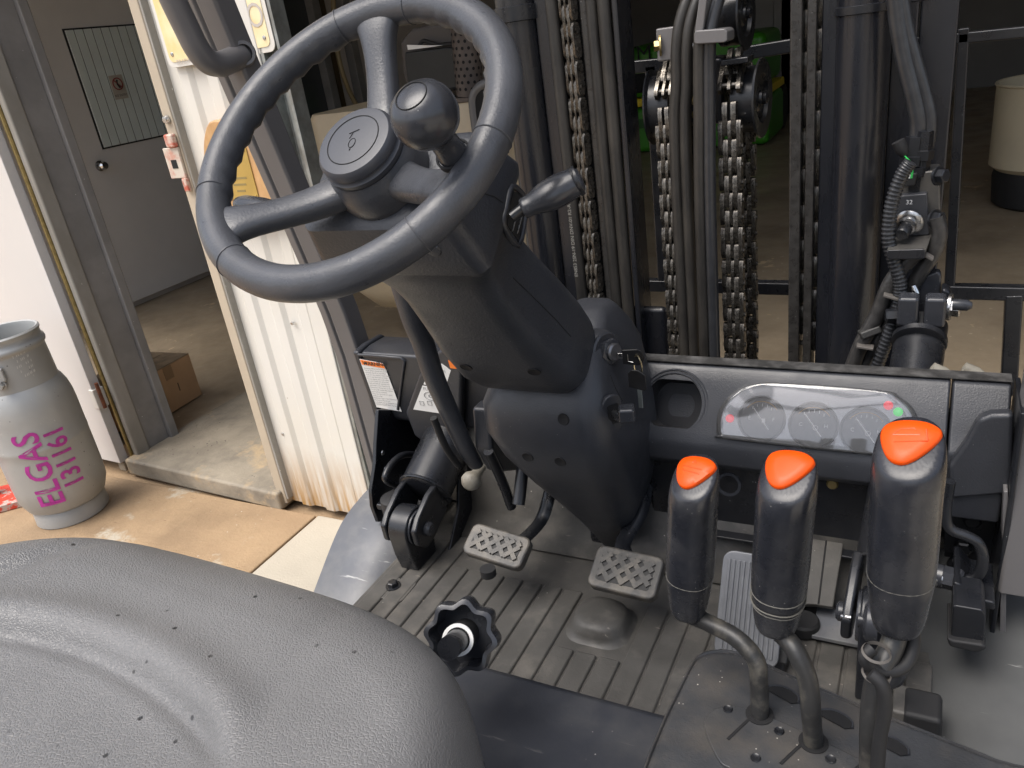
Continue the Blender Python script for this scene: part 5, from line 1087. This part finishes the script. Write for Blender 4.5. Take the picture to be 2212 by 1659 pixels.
# leaf chains: one shared link, alternating plate packs
def link_mesh(wide, pitch, seed):
    vs, fs = [], []; rnd = random.Random(seed)
    def plate(x0, x1, zc, h, d):
        n = 10; b = len(vs)
        for x in (x0, x1):
            for k in range(n):
                a = 2 * math.pi * k / n; zz = math.copysign(abs(math.sin(a)) ** .6, math.sin(a)); yy = math.copysign(abs(math.cos(a)) ** .6, math.cos(a)); sq_ = .82 + .18 * abs(zz)
                vs.append((x, d / 2 * yy * sq_, zc + h / 2 * zz))
        fs.extend([(b + k, b + (k + 1) % n, b + n + (k + 1) % n, b + n + k) for k in range(n)]); fs.append(tuple(b + n - 1 - k for k in range(n))); fs.append(tuple(b + n + k for k in range(n)))
    for a, b2 in ((-.5, -.41), (-.40, -.31), (-.065, .0), (.005, .07), (.31, .40), (.41, .5)): plate(a * wide, b2 * wide, 0, pitch * 1.9, pitch * .74)
    for a, b2 in ((-.30, -.19), (-.18, -.075), (.08, .185), (.195, .30)): plate(a * wide, b2 * wide, pitch, pitch * 1.86, pitch * .70)
    for zc in (-pitch / 2, pitch / 2):
        b = len(vs); n = 8
        for x in (-wide / 2 - .002, wide / 2 + .002):
            for k in range(n): vs.append((x, pitch * .16 * math.cos(2 * math.pi * k / n), zc + pitch * .16 * math.sin(2 * math.pi * k / n)))
        fs.extend([(b + k, b + (k + 1) % n, b + n + (k + 1) % n, b + n + k) for k in range(n)]); fs.append(tuple(b + n - 1 - k for k in range(n))); fs.append(tuple(b + n + k for k in range(n)))
    me = bpy.data.meshes.new('chain_link'); me.from_pydata(vs, [], fs); me.update(); me.shade_smooth(); me.set_sharp_from_angle(angle=RAD(35)); me.materials.append(CHAIN); return me
PITCH = .0290
def chain(px, py, Y, wide, z0, z1, rotz=0): return chain_at(P(px, py, Y=Y).x, Y, wide, z0, z1, rotz)
def chain_at(xc, Y, wide, z0, z1, rotz=0):
    q = V((xc, Y, 0)); me = link_mesh(wide, PITCH, 3)
    core = tube('leaf_chain', [(q.x, Y + .004, z0), (q.x, Y + .004, z1)], .0035, DARK, FK, 6, 1)
    z = z0
    while z < z1:
        share('chain_link', me, (q.x, q.y, z), core, (0, random.uniform(-.02, .02), rotz + random.uniform(-.02, .02))); z += 2 * PITCH
    return core
chain(1265, 400, 1.312, .026, .90, 1.68, -.3)
chain(1748, 400, 1.352, .034, .90, 1.68, 0)
# ---------------- centre cylinder head: hoses, chains, sheaves
CYH = 1.36
sheave_z = P(1612, 215, Y=1.33).z
blk = prism_px('crosshead_block', [(1484, 128), (1560, 124), (1562, 268), (1484, 270)], (V((0, 1.375, 0)), V((0, 1, 0))), .06, MAST, FK, .006)
for x, y in ((1507, 217), (1508, 247)): hexbolt('bolt', P(x, y, Y=1.374), (0, -1, 0), .009, .006, YZINC, blk, 1.15)
for x, y0_ in ((1461, 0), (1483, 0)):
    q = P(x + 6, 500, Y=1.335); tp = P(x + 10, 60, Y=1.335)
    tube('sheave_hose', [(q.x, 1.335, .6), (q.x, 1.335, 1.2), P(x + 1, 180, Y=1.335), P(x + 1, 110, Y=1.335), P(x + 8, 50, Y=1.338), P(x + 28, -10, Y=1.35), P(x + 55, -60, Y=1.37)], .0098, HOSE, FK, 16)
for x in (1511, 1533):
    tube('mast_hose', [(P(x + 8, 700, Y=1.315).x, 1.315, .6), P(x + 3, 500, Y=1.315), P(x, 260, Y=1.315), P(x, 100, Y=1.315), P(x + 4, 55, Y=1.318), P(x + 22, -10, Y=1.33), P(x + 45, -60, Y=1.35)], .0098, HOSE2 if x == 1533 else HOSE, FK, 16)
cl = prism_px('hose_clamp', [(1499, 72), (1503, 66), (1565, 62), (1571, 68), (1571, 88), (1565, 92), (1503, 96), (1499, 92)], (V((0, 1.29, 0)), V((0, 1, 0))), .05, GREY, FK, .005)
prism_px('clamp_strap', [(1514, -40), (1532, -40), (1518, 72), (1500, 74)], (V((0, 1.30, 0)), V((0, 1, 0))), .008, GREY, FK, .002)
tube('clamp_pin', [P(1482, 100, Y=1.34), P(1500, 98, Y=1.34)], .008, ZINC, FK, 10, 1)
vb('mast_cylinder', 1482, 1522, 520, 1.385, .04, MAST, z0=.3, z1=P(1500, 430, Y=1.39).z)
rod_q = P(1503, 380, Y=1.40); tube('piston_rod', [(rod_q.x, 1.40, P(1500, 440, Y=1.40).z), (rod_q.x, 1.40, P(1500, 270, Y=1.40).z)], .012, CHROME, FK, 16, 1)
XCH = P(1578, 330, Y=1.335).x; XCL = P(1441, 330, Y=1.345).x; SR = .056
zS = P(1612, 215, Y=1.39).z
def sheave(c, ax_, r, nm):
    s = lathe(nm, [(0, .010), (r * .2, .010), (r * .22, .006), (r * .34, .006), (r * .38, .003), (r * .66, .003), (r * .70, .009), (r * 1.10, .010), (r * 1.12, .007), (r * .92, .004), (r * .92, -.030), (0, -.030)], c, ax_, STEEL, FK, 56, 30)
    lathe('hub_cap', [(r * .17, .011), (r * .17, .016), (r * .1, .018), (0, .018)], c, ax_, MAST, s, 20); return s
def loop(xc, wide, ysh, rz):
    core = chain_at(xc, ysh - SR, wide, .55, zS, rz); chain_at(xc, ysh + SR, wide, .55, zS, rz); me = link_mesh(wide, PITCH, 3); n = 4
    for k in range(1, n):
        a = math.pi * k / n; share('chain_link', me, (xc, ysh - SR * math.cos(a), zS + SR * math.sin(a)), core, (-a, 0, 0))
loop(XCH, .036, 1.392, 0); sheave(V((XCH + .032, 1.392, zS)), V((1, -.06, 0)), SR, 'chain_sheave')
loop(XCL, .030, 1.40, 0); sheave(V((XCL - .030, 1.40, zS)), V((-1, -.06, 0)), SR, 'chain_sheave')
sheave(P(1600, 30, Y=1.42), V((1, -.06, .0)), .050, 'hose_sheave')
hexbolt('bolt', P(1428, 98, Y=1.35), (-1, -.3, 0), .009, .012, YZINC, FK, 1.9)
box('sheave_pin', P(1420, 98, Y=1.35) + V((.02, 0, 0)), (.04, .012, .05), GREY, FK, .003)
prism_px('keeper_plate', [(1556, 130), (1616, 122), (1616, 136), (1556, 144)], (V((0, 1.32, 0)), V((0, 1, 0))), .05, STEEL, FK, .002)
# ---------------- load backrest (beyond the mast)
BY = 1.62
def bar(pts, r, nm='backrest_bar'):
    a, b2 = [P(x, y, Y=BY) for x, y in pts]; d = b2 - a; L = d.length; d.normalize(); X_, Y_, Z_ = frame(d, (0, 1, 0)); return box(nm, (a + b2) / 2, (r * 2, r * 2, L), STEEL, FK, .003, (X_, Y_, Z_))
for pts, r in ((((1340, 147), (1445, 138)), .012), (((1590, 118), (1712, 98)), .012), (((1408, 140), (1436, 615)), .012), (((1380, 614), (1730, 622)), .013), (((2036, 628), (2290, 634)), .013), (((2082, 60), (2050, 640)), .009), (((2190, 634), (2178, 850)), .014), (((1900, 100), (2300, 60)), .009)): bar(pts, r)
box('carriage_plate', (-.34, 1.56, .45), (.9, .05, .3), STEEL, FK, .006)
for xx in (-.60, -.08): 
    box('fork', (xx, 2.1, .09), (.1, 1.0, .035), STEEL, FK, .006); box('fork_shank', (xx, 1.605, .38), (.1, .035, .58), STEEL, FK, .006)
# ---------------- valve block, hoses and tilt clevis on the right rail
vy = 1.25
vpl = (V((0, vy, 0)), V((0, 1, 0)))
vblk = prism_px('valve_block', [(1938, 405), (1968, 372), (2030, 368), (2034, 520), (2012, 540), (1934, 522)], (V((0, vy + .01, 0)), V((0, 1, 0))), .05, mat('valve iron', (.10, .095, .088), .4, .4, var=.15, vscale=30, bump=.2, bscale=200), FK, .003)
prism_px('solenoid_face', [(1931, 424), (2003, 418), (2008, 508), (1934, 512)], (V((0, vy - .004, 0)), V((0, 1, 0))), .02, mat('solenoid face', (.04, .042, .048), .4), vblk, .002)
sc_ = P(1966, 478, Y=vy - .006)
lathe('valve_nut', [(.0185, 0), (.019, .003), (.016, .006), (.011, .007), (.011, .012), (.0125, .013), (.012, .018), (.0085, .019)], sc_, (-.25, -.93, -.28), ZINC, vblk, 28)
lathe('valve_stem', [(.0095, .017), (.0098, .034), (.008, .037), (0, .037)], sc_, (-.25, -.93, -.28), STEEL, vblk, 24)
text('coil_number', '32', P(1964, 437, Y=vy - .0045), (1, 0, 0), (0, 0, 1), .009, GWHT, vblk, 'CENTER')
prism_px('coil_plug', [(1952, 404), (1976, 402), (1982, 374), (1955, 376)], (V((0, vy, 0)), V((0, 1, 0))), .024, RUBBER, vblk, .002)
prism_px('drip_plate', [(1915, 545), (1919, 540), (1996, 538), (2000, 545), (2000, 556), (1996, 560), (1919, 561), (1915, 556)], (V((0, vy - .055, 0)), V((0, 1, 0))), .004, MAST, FK, .002)
dq = [P(x, y, Y=Y) for x, y, Y in ((1936, 516, vy), (2012, 512, vy), (2000, 545, vy - .054), (1916, 545, vy - .054))]
o = mk('drip_shelf', dq, [(0, 1, 2, 3)], _m['valve iron'], FK, 0); o.modifiers.new('s', 'SOLIDIFY').thickness = .004
for x, y in ((2025, 380), (2017, 472)): hexbolt('bolt', P(x, y, Y=vy - .01), (.75, -.6, .1), .010, .014, STEEL, vblk, 1.3)
for x, y, r in ((1972, 342, .014), (1994, 330, .0115), (1980, 365, .013)):
    lathe('hose_fitting', [(r, -.03), (r, -.01), (r * 1.25, -.009), (r * 1.25, .004), (r, .005), (r * .9, .03)], P(x, y, Y=vy + .02), (.05, 0, 1), STEEL, vblk, 6, 20)
for xo, r in ((0, .0118), (26, .0085)):
    tube('valve_hose', [P(x + xo * f, y, Y=1.28) for x, y, f in ((1925, -60, .6), (1935, 0, .6), (1942, 60, .7), (1955, 130, .9), (1975, 210, 1), (1985, 270, 1), (1978, 330, .85))], r, HOSE2, FK, 16)
# ribbed conduit
cpts = catmull([P(x, y, Y=1.215) for x, y in ((1968, 350), (1950, 375), (1932, 420), (1922, 470), (1920, 520), (1932, 565), (1944, 610), (1942, 650), (1928, 700), (1912, 745), (1895, 790), (1880, 830))], 16)
tube('conduit', cpts, [.0098 if i % 3 else .0078 for i in range(len(cpts))], HOSE2, FK, 14, 1, straight=True, smooth=180)
tube('sensor_plug', [P(1940, 305, Y=1.24), P(1949, 325, Y=1.24), P(1953, 338, Y=1.24)], [.009, .0085, .004], RUBBER, FK, 12, 2)
for dx, m in ((0, WHITEL), (4, mat('green wire', (.05, .6, .12), .5)), (-3, RUBBER)): tube('wire', [P(x, y, Y=1.235) for x, y in ((1953, 338), (1962 + dx, 352), (1966 + dx, 370), (1964 + dx, 385))], .0018, m, FK, 6)
# lower hoses crossing down to the cowl
for pts, r in ((((2022, 468), (2030, 505), (2018, 545), (1988, 590), (1950, 655), (1905, 720), (1865, 790), (1840, 840)), .0105), (((1990, 540), (1965, 560), (1925, 610), (1895, 680), (1862, 740), (1838, 800), (1820, 850)), .0115)):
    tube('braided_hose', [P(x, y, Y=1.235 if r < .011 else 1.225) for x, y in pts], r, mat('braided hose', (.055, .053, .052), .32, .3, var=.3, vscale=80, bump=.6, bscale=260), FK, 16)
for a, b2 in (((1905, 634), (1945, 646)), ((1846, 745), (1892, 752)), ((1996, 548), (2018, 560))): 
    q0, q1 = P(*a, Y=1.21), P(*b2, Y=1.21); box('cable_tie', (q0 + q1) / 2, ((q1 - q0).length * .8, .016, .004), mat('cable tie', (.12, .11, .10), .5), FK, .001, frame((q1 - q0).cross(V((0, 1, 0))), q1 - q0))
box('tape_wrap', P(1878, 716, Y=1.222), (.030, .012, .024), mat('tape wrap', (.045, .044, .042), .5), FK, .003, frame((.3, -1, .2), (1, 0, .4)))
# tilt clevis at the mast
tq = P(1990, 680, Y=1.20)
for s in (-1, 1): box('clamp_ear', tq + V((s * .017, -.012, .012)), (.028, .03, .045), KNOBM, FK, .006)
prism_px('mast_lug', [(1985, 600), (2026, 586), (2034, 594), (2032, 660), (2022, 684), (1978, 682)], (V((0, 1.235, 0)), V((0, 1, 0))), .02, KNOBM, FK, .004)
prism_px('lug_side', [(2034, 622), (2052, 628), (2058, 650), (2052, 688), (2030, 690)], (V((0, 1.21, 0)), V((0, 1, 0))), .03, STEEL, FK, .005)
for x, y, r, h_ in ((2048, 663, .013, .016), (1945, 682, .011, .02)):
    hexbolt('bolt', P(x, y, Y=1.20), (1, -.15, 0) if x > 2000 else (-1, -.2, 0), r, h_, ZINC if x > 2000 else STEEL, FK, 1.45)
lathe('bolt_end', [(.008, 0), (.008, .018), (.004, .024), (0, .024)], P(2058, 658, Y=1.19), (1, -.1, 0), KNOBM, FK, 14)
tube('grease_smear', [P(x, y, Y=1.215) for x, y in ((1972, 616), (1978, 636), (1976, 660))], [.004, .007, .004], CHROME, FK, 8)
lathe('cylinder_gland', [(.033, -.006), (.0365, -.004), (.0365, .004), (.030, .008)], tq + V((0, -.015, -.035)), axR, STEEL, FK, 32)
for x in (2050, 2120): lathe('hose_end', [(.007, 0), (.009, .008), (.008, .024), (0, .026)], P(x, 812, Y=1.12), (-.8, 0, .4), SUEDE, FK, 14)
# ---------------- keys (a thing of their own, hanging in the ignition)
KP = kb_ + kax * .034
ks = thing('ignition_key', 'black headed key in the ignition with split ring and spare key hanging', 'key', KP)
KBLK = mat('key plastic', (.012, .012, .013), .3); KX = V((.93, .36, 0)).normalized(); KZ = V((0, 0, 1))
def keyhead(o, u, v, nm): 
    return prism(nm, [(-.004, -.010), (.016, -.0115), (.021, -.009), (.025, .0), (.021, .009), (.016, .0115), (-.004, .010)], o, u, v, .0032, KBLK, ks, .0008)
kp0 = P(1352, 770, pl=(KP, V((0, -1, 0)))); keyhead(kp0, V((1, .2, -.05)), KZ, 'key_head'); box('key_blade', kp0 - kax * .006, (.014, .0025, .008), ZINC, ks, .0005)
rc_ = P(1374, 790, pl=(kp0, V((0, -1, 0)))); tube('split_ring', [rc_ + V((.003, -.002, 0)) + V((.5, -.3, 0)) * (.0135 * math.cos(q)) + KZ * (.0155 * math.sin(q)) for q in [2 * math.pi * k / 20 for k in range(20)]], .0011, mat('brass ring', (.7, .6, .4), .25, 1), ks, 6, 2, True)
sk = P(1377, 822, pl=(kp0 + V((0, -.01, 0)), V((0, -1, 0)))); prism('spare_key_head', [(-.012, -.010), (.010, -.013), (.013, -.010), (.013, .010), (.004, .0155), (-.006, .0155), (-.012, .010)], sk, V((1, -.1, 0)), KZ, .003, KBLK, ks, .0008)
box('spare_key_blade', sk + V((.002, 0, -.026)), (.006, .002, .028), mat('key steel', (.45, .5, .5), .3, .9), ks, .0005)
tube('key_mark', [kp0 + V((.004, -.004, .005)), kp0 + V((.004, -.004, -.005)), kp0 + V((.011, -.004, -.006))], .0004, ZINC, ks, 5, 1)
